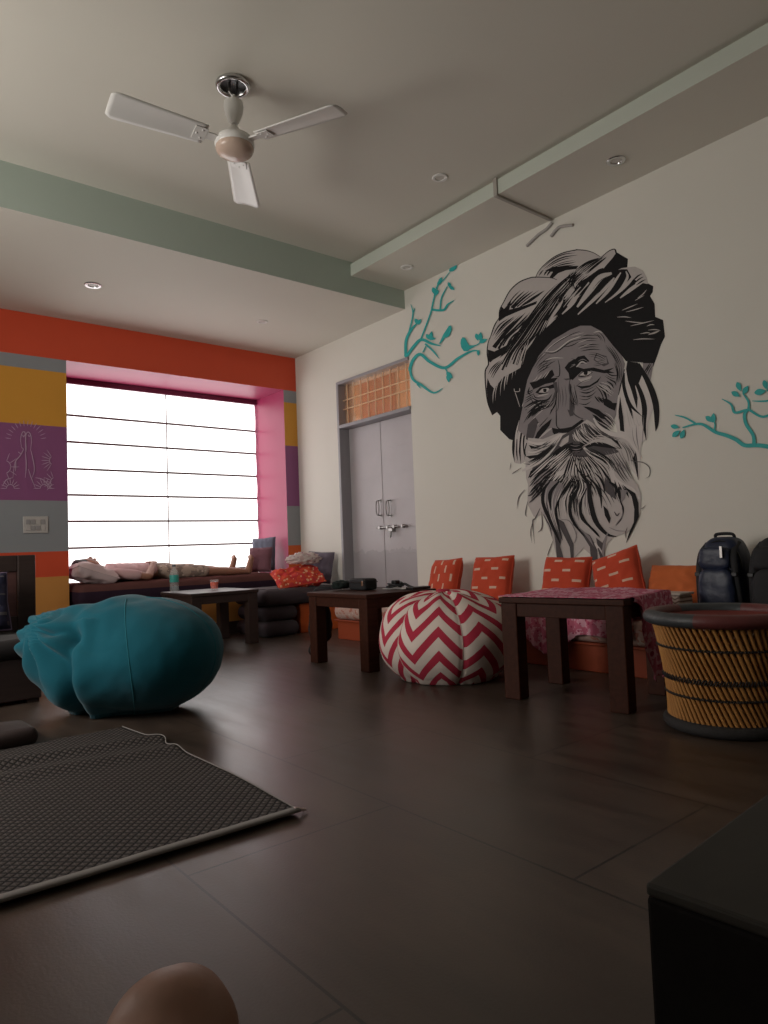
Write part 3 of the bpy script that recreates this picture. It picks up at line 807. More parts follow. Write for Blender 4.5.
# ------------------------------------------------------------------ beanbags: star-shaped skins around smooth blended ellipsoids
def sdf_ell(p, c, r):
    q = (p - np.array(c)); k0 = np.linalg.norm(q / np.array(r), axis=-1); k1 = np.linalg.norm(q / (np.array(r) ** 2), axis=-1)
    return k0 * (k0 - 1) / np.maximum(k1, 1e-9)
def smin(a, b_, k):
    h = np.clip(.5 + .5 * (b_ - a) / k, 0, 1); return b_ * (1 - h) + a * h - k * h * (1 - h)
def star(center, ells, k=.08, nu=120, nv=80, disp=None, floor=.0):
    th = np.linspace(0, 2 * PI, nu, endpoint=False); ph = -PI / 2 + PI * np.arange(nv + 1) / nv
    T, Ph = np.meshgrid(th, ph); D = np.stack([np.cos(Ph) * np.cos(T), np.cos(Ph) * np.sin(T), np.sin(Ph)], -1)
    lo = np.zeros(T.shape); hi = np.full(T.shape, 1.6); C = np.array(center)
    def sd(p):
        d = None
        for c_, r_ in ells:
            e = sdf_ell(p, c_, r_); d = e if d is None else smin(d, e, k)
        return d
    for _ in range(30):
        mid = (lo + hi) / 2; ins = sd(C + D * mid[..., None]) < 0
        lo = np.where(ins, mid, lo); hi = np.where(ins, hi, mid)
    P = C + D * lo[..., None]
    if disp is not None:
        for i in range(nv + 1):
            for j in range(nu): P[i, j] += D[i, j] * disp(P[i, j], D[i, j], T[i, j], Ph[i, j])
    z = P[..., 2]; P[..., 2] = np.where(z < floor + .02, floor + np.maximum(0, (z - floor) * .25) * (z > floor) + 0., z)
    P[0] = P[0].mean(0); P[-1] = P[-1].mean(0)
    return P
def star_mesh(P):
    nv1, nu = P.shape[:2]; m = MB()
    vs = [tuple(p) for p in P.reshape(-1, 3)]; fs = []
    for i in range(nv1 - 1):
        for k in range(nu):
            a, b_, c_, d = i * nu + k, i * nu + (k + 1) % nu, (i + 1) * nu + (k + 1) % nu, (i + 1) * nu + k
            if i == 0: fs.append((a, c_, d))
            elif i == nv1 - 2: fs.append((a, b_, d))
            else: fs.append((a, b_, c_, d))
    m.add(vs, fs); return m
# teal beanbag
RT_ = np.array([.774, -.632, 0.]) / math.hypot(.774, .632)       # along the bag, towards its fat end
def tp(px, py, dep): return tuple(ond(px, py, dep))
Bc = np.array(tp(130, 660, 3.45)); mouth = np.array(tp(46, 626, 3.38))
fold0 = np.array(tp(68, 660, 3.2)) @ RT_
def dteal(p, d, th, ph):
    q = p - mouth; a = float(q @ RT_); zz = float(q[2]); dp = float(np.array([RT_[1], -RT_[0], 0]) @ q)
    rr = math.sqrt(a * a + zz * zz * 1.5 + dp * dp * .5)
    an = math.atan2(zz, a + .02) + .8 * dp
    g = math.exp(-(rr / .38) ** 2)
    w = .045 * g * (abs(math.sin(an * 5.2 + 1.8 * nz(*p, 5, 2))) - .62) + .030 * g * nz(p[0], p[1], p[2], 10, 7)
    w += .008 * nz(p[0], p[1], p[2], 4, 3) + .003 * nz(p[0], p[1], p[2], 15, 4)
    w += .014 * math.exp(-(rr / .62) ** 2) * math.sin(10 * math.atan2(zz, a + .02) + 3 * nz(*p, 3, 9))
    if p[2] < mouth[2] + .03:                                       # the deep vertical crease beside the lip
        aa = float(p @ RT_) - fold0 - .05 * (mouth[2] - p[2])
        w -= .050 * math.exp(-(aa / .035) ** 2) * min(1, (mouth[2] + .03 - p[2]) / .08)
        w += .016 * math.exp(-((aa - .075) / .05) ** 2)
    return w
P = star(Bc, [(tp(150, 653, 3.46), (.352, .40, .275)), (tp(104, 668, 3.45), (.30, .36, .215)), (tp(62, 652, 3.42), (.165, .24, .16)), (tp(66, 632, 3.5), (.20, .24, .10)), (tp(112, 636, 3.48), (.22, .30, .185)), (tp(84, 640, 3.46), (.20, .27, .15))], .07, 220, 140, dteal)
tb = thing('beanbag', 'large slumped teal beanbag with crumpled top at left', 'beanbag', (Bc[0], Bc[1], 0))
star_mesh(P).build('cover', M['teal'], tb, sharp=180)
nu = P.shape[1]
def seam(cols, i0, i1, lift=.002):
    pts = []
    for i in range(i0, i1): 
        p = P[i, int(round(cols(i))) % nu]; d = p - Bc; d /= np.linalg.norm(d); pts.append(p + d * lift)
    return pts
m = MB()
def seam_at(th, i0, i1):
    """seam line at azimuth th (radians), interpolated between the skin's columns"""
    pts = []
    for i in range(i0, i1):
        tt = th(i) / (2 * PI) * nu; k0 = math.floor(tt); f_ = tt - k0
        q = P[i, k0 % nu] * (1 - f_) + P[i, (k0 + 1) % nu] * f_; pts.append(q)
    return pts
for th0, dr_ in ((-.95, .25), (-.15, .2), (-1.9, -.3)):
    m.tube(seam_at(lambda i: th0 + dr_ * (i / 140 - .5), 22, 128), .0028, 6)
m.build('seam_piping', M['teal_seam'], tb)

# chevron beanbag
Cc = np.array([2.80, 2.90, .24]); NP = 6; TH0 = 0.0
def dchev(p, d, th, ph):
    q = ((th - TH0) / (2 * PI) * NP) % 1.0; s = abs(q - .5) * 2          # 1 on a seam
    w = .014 * (1 - s ** 3) * math.cos(ph) - .006 * (s > .97)
    up = max(0, math.sin(ph))
    w += .018 * up ** 3 * (1 - up ** 8) * math.sin(th * 9 + 2 * nz(*p, 5, 1)) + .010 * nz(*p, 5, 12) + .004 * nz(*p, 13, 6)
    return w
P2 = star(Cc, [((2.82, 2.90, .215), (.385, .40, .265)), ((2.76, 2.96, .36), (.24, .24, .105)), ((2.92, 2.78, .30), (.22, .22, .13))], .10, 144, 80, dchev)
cb = thing('beanbag', 'red and white chevron beanbag between the two tables', 'beanbag', (Cc[0], Cc[1], 0))
m = star_mesh(P2); uvs = []
nu2 = P2.shape[1]; arc = np.zeros(P2.shape[:2]); 
for i in range(1, P2.shape[0]): arc[i] = arc[i - 1] + np.linalg.norm(P2[i] - P2[i - 1], axis=-1)
OFF = [0, .035, -.02, .06, .02, -.04]
fi = 0
for i in range(P2.shape[0] - 1):
    for k in range(nu2):
        pan = int((((k + .5) / nu2 * 2 * PI - TH0) / (2 * PI) * NP) % NP)
        def uvof(ii, kk): return (kk / nu2 * 2.35 + pan * .07, arc[ii, kk % nu2] * .92 + OFF[pan])
        cor = [uvof(i, k), uvof(i, k + 1), uvof(i + 1, k + 1), uvof(i + 1, k)]
        if i == 0: uvs.append([cor[0], cor[2], cor[3]])
        elif i == P2.shape[0] - 2: uvs.append([cor[0], cor[1], cor[3]])
        else: uvs.append(cor)
m.build('cover', M['chevron'], cb, uvs=uvs, sharp=180)
m = MB()
for k in range(NP):
    col = int((TH0 + 2 * PI * k / NP) / (2 * PI) * nu2) % nu2
    m.tube([tuple(P2[i, col]) for i in range(8, 79)], .003, 6)
m.build('panel_seam', cloth('cream_seam_cotton', (.5, .36, .33), .1), cb)
cap_z = P2[-1][0][2]
m = MB(); m.lathe([(.0, .012), (.03, .012), (.042, .006), (.045, -.006)], (P2[-1][0][0], P2[-1][0][1], cap_z), 24); m.build('top_button', M['chevron'], cb, uvs=[[(0, .0)] * len(fc) for fc in m.f])

# ------------------------------------------------------------------ bamboo stool
SX, SY = 2.785, 1.30; SH = .458
stl = thing('bamboo_stool', 'round hourglass bamboo stool with red and grey wrapped rim at right', 'stool', (SX, SY, 0))
N = 68; RB, RT, TW = .212, .256, .34
for sgn, off, nm in ((-1, .0, 'outer_bamboo_weave'), (1, -.013, 'inner_bamboo_weave')):
    m = MB()
    for k in range(N):
        a0 = 2 * PI * k / N - sgn * TW; a1 = 2 * PI * k / N + sgn * TW
        q0 = np.array([SX + (RB + off) * math.cos(a0), SY + (RB + off) * math.sin(a0), .035]); q1 = np.array([SX + (RT + off) * math.cos(a1), SY + (RT + off) * math.sin(a1), SH - .035])
        w_ = .0070 + .0012 * nz(k * 3.1, 0, 0, 1)
        m.tube([q0 + (q1 - q0) * t for t in (0, .32, .34, .36, .64, .66, .68, 1)], [w_ * 1.05, w_, w_ * 1.14, w_, w_, w_ * 1.14, w_, w_], 8)
    m.build(nm, M['bamboo'], stl)
def hyper(z, off=0.):
    t = (z - .035) / (SH - .07)
    x = (1 - t) * RB * math.cos(-TW) + t * RT * math.cos(TW); y = (1 - t) * RB * math.sin(-TW) + t * RT * math.sin(TW)
    return math.hypot(x, y) + off
for z, amp in ((.205, .010), (.14, .004), (.325, .004)):
    m = MB(); R_ = hyper(z, .006)
    for ph0 in (0, PI):
        pts = []
        for k in range(N * 4 + 1):
            a = 2 * PI * k / (N * 4); pts.append((SX + (R_ + .004 * math.cos(a * N + ph0)) * math.cos(a), SY + (R_ + .004 * math.cos(a * N + ph0)) * math.sin(a), z + amp * math.sin(a * N + ph0)))
        m.tube(pts, .0026, 5, caps=False)
    m.build('binding_cord', M['rope'], stl)
m = MB(); m.torus((SX, SY, .024), .214, .024, 64, 14, sz=1.0); m.build('base_ring', M['rope'], stl)
m = MB(); m.torus((SX, SY, SH - .022), .262, .032, 72, 16, sz=.85); 
o = m.build('rim', M['rim'], stl)
m = MB(); m.lathe([(0, -.05), (.12, -.048), (.20, -.038), (.238, -.022), (.238, -.035), (0, -.06)], (SX, SY, SH), 48); m.build('seat', M['stool_seat'], stl)

# ------------------------------------------------------------------ rug, settee and blanket at left
rg = thing('rug', 'charcoal diamond-weave rug with pale binding tape on the floor', 'rug', (.2, 2.4, 0))
def rugz(x, y):
    z = .010 + .002 * nz(x, y, 0, 5, 3)
    e = y - (2.83 + .05 * math.sin(x * 3))
    z += .040 * math.exp(-(e / .05) ** 2) * (.55 + .45 * nz(x, 0, 0, 2, 8)) * min(1, max(0, (1.2 - x) / .2))
    e2 = y - (2.62 + .10 * math.sin(x * 2.1 + 1)); z += .016 * math.exp(-(e2 / .06) ** 2)
    return z
def rxr(y): return 1.070 - .01 * math.sin(y * 5) + .03 * math.exp(-((y - 2.80) / .06) ** 2) - .03 * max(0, y - 2.85) * 4
def rfn(u, v):
    y = 1.775 + (3.14 - 1.775) * v; y += (.02 - .055 * u) * (1 - v)
    x = -1.1 + (rxr(y) + 1.1) * u
    return (x, y, rugz(x, y))
m = MB(); m.grid(rfn, 110, 110); m.build('rug_field', M['rug'], rg, solid=.006, sharp=180)
m = MB(); m.grid(lambda u, v: (lambda p: (p[0], p[1] - .004 - .030 * (v - .5), p[2] + .006))(rfn(u, 0)), 60, 2); m.build('front_tape', M['rug_tape'], rg, solid=.007)
m = MB(); m.tube([(rfn(1, v)[0], rfn(1, v)[1], rfn(1, v)[2] + .004) for v in np.linspace(0, 1, 80)], .0026, 6); m.build('side_stitching', M['rug_tape'], rg)
q = rfn(1, 0); m = MB(); m.tube([(q[0] - .01, q[1], q[2] + .008), (q[0] + .025, q[1] - .004, .008)], [.006, .004], 6); m.build('loose_thread', M['pillow'], rg)

st = thing('settee', 'dark wooden settee with slatted back at the left edge behind the beanbag', 'sofa', (0, 4.3, 0))
YS = 4.68
m = MB(); m.box((.93, YS, 0), (1.03, YS + .06, .80)); m.build('back_post', M['wood2'], st, smooth=False, bevel=.006)
m = MB(); m.box((-1.15, YS + .006, .70), (.93, YS + .05, .80)); m.box((-1.15, YS + .006, .33), (.93, YS + .05, .43)); m.build('back_rail', M['wood2'], st, smooth=False, bevel=.005)
for k in range(18):
    x = -1.1 + k * .113; m = MB(); m.box((x, YS + .015, .43), (x + .107, YS + .035, .70)); m.build('slat', wood('reddish_slat_wood', (.05, .022, .02), (.11, .05, .045), .45) if k == 0 else M_SLAT, st, smooth=False, bevel=.003)
    if k == 0: M_SLAT = bpy.data.materials['reddish_slat_wood']
m = MB(); m.box((-1.15, 4.12, .02), (.93, YS, .24)); m.build('seat_frame', M['wood2'], st, smooth=False, bevel=.006)
for x in (-1.12, .86):
    m = MB(); m.box((x, 4.13, 0), (x + .06, 4.19, .02)); m.build('foot', M['wood2'], st, smooth=False)
slab('seat_mattress', (-1.14, 4.09, .242), (.92, 4.67, .345), M['sofa_fabric'], 'dark seat mattress on the settee at the left edge', 'mattress', rnd=.045)
ndash = dashes(6, 1.6, .5, .1, .3)
put_pillow('throw_cushion', (.62, 4.50, .535), .46, .34, .13, [M['navy_print'], cloth('muted_grey_dash', (.10, .09, .10), .1)], 'navy patterned cushion leaning on the settee back at the left edge', 'cushion', None, xa=(1, .05, 0), ya=(.0, .3, 1), seed=12, n=40, dash=ndash, wr=.1, piping=cloth('lavender_cord', (.16, .12, .19), .2))
slab('folded_blanket', (.02, 3.14, .0), (.70, 3.40, .075), M['blanket'], 'dark brown folded blanket on the floor left of the teal beanbag', 'blanket', rnd=.03, bulge=.02)

# dark table at the lower right corner
NT0 = (.556, .340)
mt = Matrix.Translation((NT0[0], NT0[1], 0)) @ Matrix.Rotation(math.radians(3), 4, 'Z')
nt = thing('coffee_table', 'black-sided table with a charcoal top at the lower right corner', 'table', mtx=mt)
m = MB(); m.box((0, -.58, .441), (.60, 0, .452)); m.build('table_top', M['slate'], nt, smooth=False, local=True, bevel=.003)
for (a, b_) in ((.0, -.58), (.49, -.58), (.0, -.11), (.49, -.11)):
    m = MB(); m.box((a, b_, 0), (a + .11, b_ + .11, .441)); m.build('leg', M['ebony'], nt, smooth=False, local=True, bevel=.004)
for lo, hi in (((.004, -.47, .30), (.03, -.11, .441)), ((.57, -.47, .30), (.596, -.11, .441)), ((.11, -.030, .30), (.49, -.004, .441)), ((.11, -.576, .30), (.49, -.55, .441))):
    m = MB(); m.box(lo, hi); m.build('apron', M['ebony'], nt, smooth=False, local=True, bevel=.003)
# ================================================================== PINK CLOTH ON THE NEAR TABLE
x0, y0, x1, y1, h = T3
tc = thing('tablecloth', 'pink printed cotton cloth spread over the table beside the bamboo stool', 'cloth', ((x0 + x1) / 2, (y0 + y1) / 2, h))
ex, ey0, ey1 = x1 + .012, y0 - .012, y1 + .010
def ctop(u, v):
    x = x0 - .004 + (ex - x0 + .004) * u; y = ey0 + (ey1 - ey0) * v
    z = h + .004 + .006 * abs(nz(x, y, 0, 9, 2)) + .028 * max(0, (u - .45) / .55) * abs(nz(x, y, 0, 7, 4)) ** .7 * min(1, (1 - u) * 12) * min(1, v * 8) * min(1, (1 - v) * 8)
    return (x, y, z)
m = MB(); m.grid(ctop, 50, 50)
def fall(y):                                          # how far the far side hangs down
    return   .10 + .05 * math.sin(y * 9) + .05 * nz(y, 0, 0, 9, 3)
def far(u, v):
    y = ey0 + (ey1 - ey0) * u; d = fall(y) * v
    w = .012 * v + .018 * math.sin(y * 48 + 2 * nz(y, v, 0, 3)) * min(1, v * 2.5)
    return (ex + .004 + abs(w) + .01 * v, y + .01 * math.sin(y * 30) * v, h + .006 - d)
m.grid(far, 70, 30)
def fallr(x): return .03 + .36 * max(0, min(1, (x - 2.74) / .12)) ** 1.5 + .03 * nz(x, 0, 0, 12, 6)
def rgt(u, v):
    x = 2.72 + (ex - 2.72) * u; d = fallr(x) * v
    w = .010 * v + .016 * math.sin(x * 62 + 1.5 * nz(x, v, 0, 3)) * min(1, v * 2.5)
    return (x + .02 * v * (u - .5), ey0 - .003 - abs(w), h + .006 - d)
m.grid(rgt, 40, 30)
m.build('cloth_sheet', M['pink_print'], tc, solid=.003, sharp=180)
turn(tc, 9)

# pink throw on the bench behind the table
th_ = thing('bench_throw', 'pink printed throw hanging over the bench front behind the near table', 'cloth', (3.5, 2.4, .31))
TY0, TY1 = 2.06, 2.90
m = MB()
m.grid(lambda u, v: (3.398 + .34 * u, TY0 + (TY1 - TY0) * v, .326 + .012 * abs(nz(u * 3, v * 5, 0, 2, 3))), 24, 50)
def tfall(y): return max(.02, np.interp(y, (2.02, 2.15, 2.3, 2.42, 2.55, 2.66, 2.74, 2.84, 2.90), (.10, .13, .12, .12, .235, .24, .19, .09, .03))) + .012 * nz(y, 0, 0, 12, 2)
m.grid(lambda u, v: (3.394 - .008 * v - .012 * abs(math.sin((TY0 + (TY1 - TY0) * v) * 40)) * min(1, u * 2.5), TY0 + (TY1 - TY0) * v, .328 - tfall(TY0 + (TY1 - TY0) * v) * u), 24, 90)
m.build('cloth_sheet', M['pink_print'], th_, solid=.003, sharp=180)

# wavy printed box (folded bedding) on the bench
bx = thing('bedding_box', 'pale box with wavy brown print on the bench between the cloth and the backpack', 'box', (3.49, 1.90, .32))
m = MB(); m.box((3.42, 1.80, .322), (3.56, 2.00, .452)); m.build('body', M['wavy'], bx, smooth=False, bevel=.012, seg=3)
m = MB(); m.box((3.414, 1.794, .453), (3.566, 2.006, .465)); m.build('lid', simple('pale_cardboard_lid', (.50, .42, .37), .7), bx, smooth=False, bevel=.004)

# ================================================================== BACKPACKS
def rbox(c, hx, hy, hz, p=4., nu=56, nv=40, taper=0., seed=0., amp=.012, topround=0.):
    def fn(th, s):
        q = math.sqrt(max(0, 1 - s * s)); x, y, z = q * math.cos(th), q * math.sin(th), s
        k = (abs(x) ** p + abs(y) ** p + abs(z) ** p) ** (-1 / p)
        X, Y, Z = x * k, y * k, z * k
        f_ = 1 - taper * (Z + 1) / 2
        w = 1 + amp * 4 * nz(X, Y, Z, 2.5, seed) + amp * 2 * nz(X, Y, Z, 6, seed + 3)
        return (c[0] + hx * X * f_ * w, c[1] + hy * Y * f_ * w, c[2] + hz * Z)
    m = MB(); m.add(*blob(fn, nu, nv)); return m
def backpack(c, w, d, hh, label, cloth_key, seed):
    zb = c[2]; t = thing('backpack', label, 'backpack', c, group=None)
    X, Y = c[0], c[1]
    rbox((X, Y, zb + hh / 2), d / 2, w / 2, hh / 2, 3.6, taper=.16, seed=seed, amp=.010).build('body', M[cloth_key], t, sharp=180)
    rbox((X - d * .50, Y, zb + hh * .33), d * .20, w * .40, hh * .29, 4, taper=.1, seed=seed + 1).build('front_pocket', M[cloth_key], t, sharp=180)
    rbox((X - d * .47, Y + .01, zb + hh * .74), d * .12, w * .34, hh * .14, 4, taper=.1, seed=seed + 2).build('upper_pocket', M[cloth_key], t, sharp=180)
    m = MB(); pts = [(X - d * .36 * math.cos(a * 0) - .0, Y + w * .43 * math.cos(a), zb + hh * (.62 + .33 * math.sin(a))) for a in np.linspace(0, PI, 24)]
    pts = [(X - d * .30, p[1], p[2]) for p in pts]; m.tube(pts, .006, 6); m.build('zip', M['black_plastic'], t)
    m = MB(); m.tube(catmull([(X + .01, Y - .05, zb + hh - .012), (X + .0, Y - .04, zb + hh + .014), (X, Y + .04, zb + hh + .014), (X + .01, Y + .05, zb + hh - .012)], 6), .009, 8, flat=.5); m.build('grab_handle', M['black'], t)
    for sy in (-1, 1):
        m = MB(); m.tube(catmull([(X - d * .1, Y + sy * w * .32, zb + hh * .93), (X - d * .44, Y + sy * w * .34, zb + hh * .80), (X - d * .52, Y + sy * w * .38, zb + hh * .55), (X - d * .46, Y + sy * w * .41, zb + hh * .12)], 8), [.016] * 25, 8, flat=.35); m.build('strap', M['black'], t)
        m = MB(); m.box((X - d * .60, Y + sy * w * .38 - .014, zb + hh * .52), (X - d * .53, Y + sy * w * .38 + .014, zb + hh * .57)); m.build('buckle', M['black_plastic'], t, smooth=False, bevel=.003)
    return t
BZ = .322
a_ = backpack((3.74, 1.70, BZ), .25, .22, .425, 'navy blue backpack with glossy straps on the bench behind the bamboo stool', 'navy', 3)
for px, py, r_ in ((721, 552, .006),):
    p = onx(px, py, 3.60); m = MB(); m.box((p[0] - .004, p[1] - .007, p[2] - .03), (p[0] + .002, p[1] + .007, p[2] + .03)); m.build('reflective_tab', M['steel'], a_, smooth=False, bevel=.001)
backpack((3.74, 1.405, BZ), .30, .24, .42, 'black backpack at the right edge beside the navy backpack', 'black', 8)

# ================================================================== THINGS ON THE MIDDLE TABLE
z2 = T2[4] + .001
p = onz(358.5, 591, z2)
bg = thing('zipped_case', 'black zipped case standing on the wooden table in front of the grey door', 'case', (2.80, 3.80, z2))
cx, cy = onz(357, 590.5, z2)[:2]
rbox((cx + .06, cy + .01, z2 + .04), .06, .093, .040, 7, amp=.003).build('body', M['black'], bg, sharp=60)
m = MB(); m.torus((0, 0, 0), 1, .04, 8, 6)
m = MB(); 
for s_ in (-1, 1): m.tube([(cx + .0, cy + .01 + s_ * .088, z2 + .055), (cx + .12, cy + .01 + s_ * .088, z2 + .055)], .003, 6)
m.tube([(cx - .001, cy - .075, z2 + .055), (cx - .001, cy + .095, z2 + .055)], .003, 6); m.build('zip', M['black_plastic'], bg)
m = MB(); m.box((cx - .006, cy - .075, z2 + .03), (cx - .0, cy - .055, z2 + .066)); m.build('metal_clip', M['chrome'], bg, smooth=False, bevel=.002)
q = onz(386, 590, z2)
cm = thing('folded_strap', 'dark strap coiled beside the black case on the wooden table', 'strap', (q[0] + .1, q[1], z2))
m = MB(); pts = []
for k in range(70):
    a = k / 69 * 4.2 * PI; R_ = .05 - .018 * k / 69
    pts.append((q[0] + .10 + R_ * math.cos(a), q[1] + .02 + 1.5 * R_ * math.sin(a), z2 + .012 + .026 * k / 69 + .006 * math.sin(a * 1.7)))
pts += [(q[0] + .12, q[1] - .06, z2 + .035), (q[0] + .10, q[1] - .12, z2 + .022), (q[0] + .09, q[1] - .19, z2 + .01)]
m.tube(pts, .010, 8, flat=.6); m.build('webbing', M['black'], cm)
m = MB(); m.box((q[0] + .07, q[1] - .015, z2 + .034), (q[0] + .115, q[1] + .03, z2 + .06)); m.build('buckle', M['black_plastic'], cm, smooth=False, bevel=.006)
q = onz(412, 590.5, z2); 
def sheet(c, sx, sy, ang, label, seed):
    m = MB(); A = Matrix.Translation(c) @ Matrix.Rotation(ang, 4, 'Z')
    m.grid(lambda u, v: ((u - .5) * sx, (v - .5) * sy, .003 + .004 * abs(nz(u, v, 0, 2, seed)) + .012 * max(0, u * v - .6)), 10, 10, mtx=A)
    tag(m.build('paper_sheet', M['paper'], solid=.0012), label, 'paper')
sheet((3.03, 3.56, z2 + .001), .14, .19, .2, 'white paper sheet near the beanbag end of the wooden table', 1)
sheet((2.99, 3.94, z2 + .001), .15, .12, -.2, 'white paper sheet left of the black case on the wooden table', 2)
m = lump((2.83, 3.93 + .01, z2 + .032), (.085, .045, .034), .25, 4., 2.2)
tag(m.build('crumpled_cloth', cloth('dark_green_black_cloth', (.018, .026, .024), .3), sharp=180), 'dark crumpled cloth at the left corner of the wooden table with the black case', 'cloth')
m = MB(); m.box((2.98, 3.37, z2 + .001), (3.14, 3.44, z2 + .018)); tag(m.build('notebook', M['black_plastic'], smooth=False, bevel=.003), 'thin black notebook at the right end of the wooden table behind the chevron beanbag', 'notebook')
# bag hanging at the left side of the middle table
hb = thing('shoulder_bag', 'black shoulder bag hanging down the left side of the middle wooden table', 'bag', (2.74, 4.075, .05))
rbox((2.72, 4.07, .27), .10, .040, .16, 3, amp=.03, seed=5, taper=.25).build('body', M['black'], hb, sharp=180)
m = MB(); m.tube(catmull([(2.64, 4.07, .40), (2.68, 4.055, .49), (2.72, 4.00, .4965), (2.76, 3.975, .4965)], 8), .010, 8, flat=.5); m.build('strap', M['black'], hb)
m = MB(); m.tube(catmull([(2.66, 4.08, .14), (2.64, 4.10, .06), (2.68, 4.09, .012), (2.72, 4.08, .012)], 8), .008, 8, flat=.5); m.build('dangling_strap', M['black'], hb)

# ================================================================== THINGS ON THE FAR TABLE
z1 = T1[4] + .001
q = onz(174.5, 594.0, z1); q = np.array([2.36, 5.62, z1])
q = onz(174.5, 592.2, z1)
bt = thing('water_bottle', 'clear plastic water bottle with green label on the far dark table', 'bottle', q)
Hb = .232; pr = [(.001, .0), (.030, .0), (.034, .006), (.034, .05), (.0325, .055), (.034, .06), (.034, .10), (.034, .145), (.0325, .15), (.031, .158), (.022, .185), (.014, .20), (.013, .215), (.013, .222)]
m = MB(); m.lathe([(a * 1.08, b_) for a, b_ in pr], q, 32); m.build('bottle_body', M['pet'], bt)
m = MB(); m.lathe([(.0375, .085), (.0378, .087), (.0378, .143), (.0375, .145)], q, 32); m.build('wrap_label', M['green_label'], bt)
m = MB(); m.lathe([(.0, .236), (.014, .236), (.0155, .232), (.0155, .216), (.012, .214)], q, 20); m.build('cap', M['cap'], bt)
q = onz(214.5, 589.8, z1)
gl = thing('drinking_glass', 'small clear glass with red-orange drink on the far dark table', 'glass', q)
m = MB(); m.lathe([(.0, .0), (.029, .0), (.031, .01), (.039, .088), (.037, .088), (.029, .012), (.0, .010)], q, 32); m.build('glass_body', M['clear_glass'], gl)
m = MB(); m.lathe([(.0, .0105), (.0285, .0125), (.0352, .066), (.0, .066)], q, 32); m.build('drink', simple('red_orange_drink_liquid', (.85, .10, .03), .15), gl)

# ================================================================== THE SLEEPER IN THE WINDOW
def body_build(mb, name, mt_, parent, vox, sm=4, lie=False):
    if lie: mb.v = [(x, y, .546 + max(z, -.002) * .78) for x, y, z in mb.v]
    return mb.build(name, mt_, parent, remesh=vox, smoothit=sm)
ZM = .0
pr_ = thing('person', 'sleeping person in pale shirt and patterned shorts lying on the window mattress', 'person', (2.6, 6.45, .546))
m = MB()
HX, HY, HZ = 1.845, 6.47, ZM + .195
m.ell((HX, HY, HZ), (.112, .078, .095), 20, 14); m.ell((HX + .045, HY, HZ - .005), (.07, .062, .085), 16, 10)
m.ell((HX + .03, HY, HZ + .098), (.018, .013, .020), 10, 8)      # nose
m.ell((HX + .068, HY, HZ + .084), (.014, .024, .012), 10, 8)      # mouth
m.ell((HX - .005, HY - .077, HZ - .005), (.026, .012, .018), 10, 8); m.ell((HX - .005, HY + .077, HZ - .005), (.026, .012, .018), 10, 8)
m.cap((HX + .09, HY, HZ - .03), (2.03, HY, ZM + .11), .052, .058)
m.ell((2.14, HY, ZM + .105), (.18, .185, .098), 24, 14); m.ell((2.34, HY, ZM + .10), (.20, .165, .092), 24, 14); m.ell((2.54, HY, ZM + .098), (.15, .170, .092), 24, 14)
m.ell((2.04, HY, ZM + .10), (.09, .20, .075), 20, 12)
HIPS = [(2.58, HY - .095, ZM + .085), (2.58, HY + .095, ZM + .085)]
KN = [(2.99, HY - .15, ZM + .072), (2.97, HY + .13, ZM + .10)]
AN = [(3.34, HY - .17, ZM + .045), (3.31, HY + .14, ZM + .048)]
for hp, kn, an in zip(HIPS, KN, AN):
    m.cap(hp, kn, .085, .055); m.cap(kn, Vector(kn).lerp(Vector(an), .35), .053, .055); m.cap(Vector(kn).lerp(Vector(an), .35), an, .055, .034)
    m.cap((an[0] + .02, an[1], an[2] - .005), (an[0] + .025, an[1], an[2] + .02), .034, .036)
    m.cap((an[0] + .02, an[1], an[2] + .02), (an[0] + .050, an[1] - .01, an[2] + .165), .036, .028)
    for k in range(5):
        yy = an[1] - .034 + .017 * k
        m.cap((an[0] + .047, yy, an[2] + .165), (an[0] + .040, yy, an[2] + .212 - .006 * abs(k - 1)), .0105 if k else .0125, .0095)
# near arm: elbow on the mattress, forearm up to the belly
SHO = (2.06, HY - .205, ZM + .10); ELB = (2.30, HY - .265, ZM + .055); WRI = (2.405, HY - .115, ZM + .192)
m.cap(SHO, ELB, .052, .042); m.cap(ELB, WRI, .042, .028)
PAL = (2.425, HY - .05, ZM + .212)
m.ell((2.418, HY - .075, ZM + .212), (.040, .046, .018), 16, 10)
for k in range(4):
    bx_ = 2.392 + .019 * k
    L_ = (.030, .036, .034, .026)[k]
    m.cap((bx_, HY - .040, ZM + .218), (bx_ + .004, HY - .040 + L_, ZM + .222), .0092, .0088, seg=8); m.cap((bx_ + .004, HY - .040 + L_, ZM + .222), (bx_ + .006, HY - .035 + L_ * 1.75, ZM + .204), .0088, .0078, seg=8)
m.cap((2.385, HY - .092, ZM + .215), (2.362, HY - .062, ZM + .222), .011, .010, seg=8); m.cap((2.362, HY - .062, ZM + .222), (2.362, HY - .038, ZM + .214), .010, .0085, seg=8)
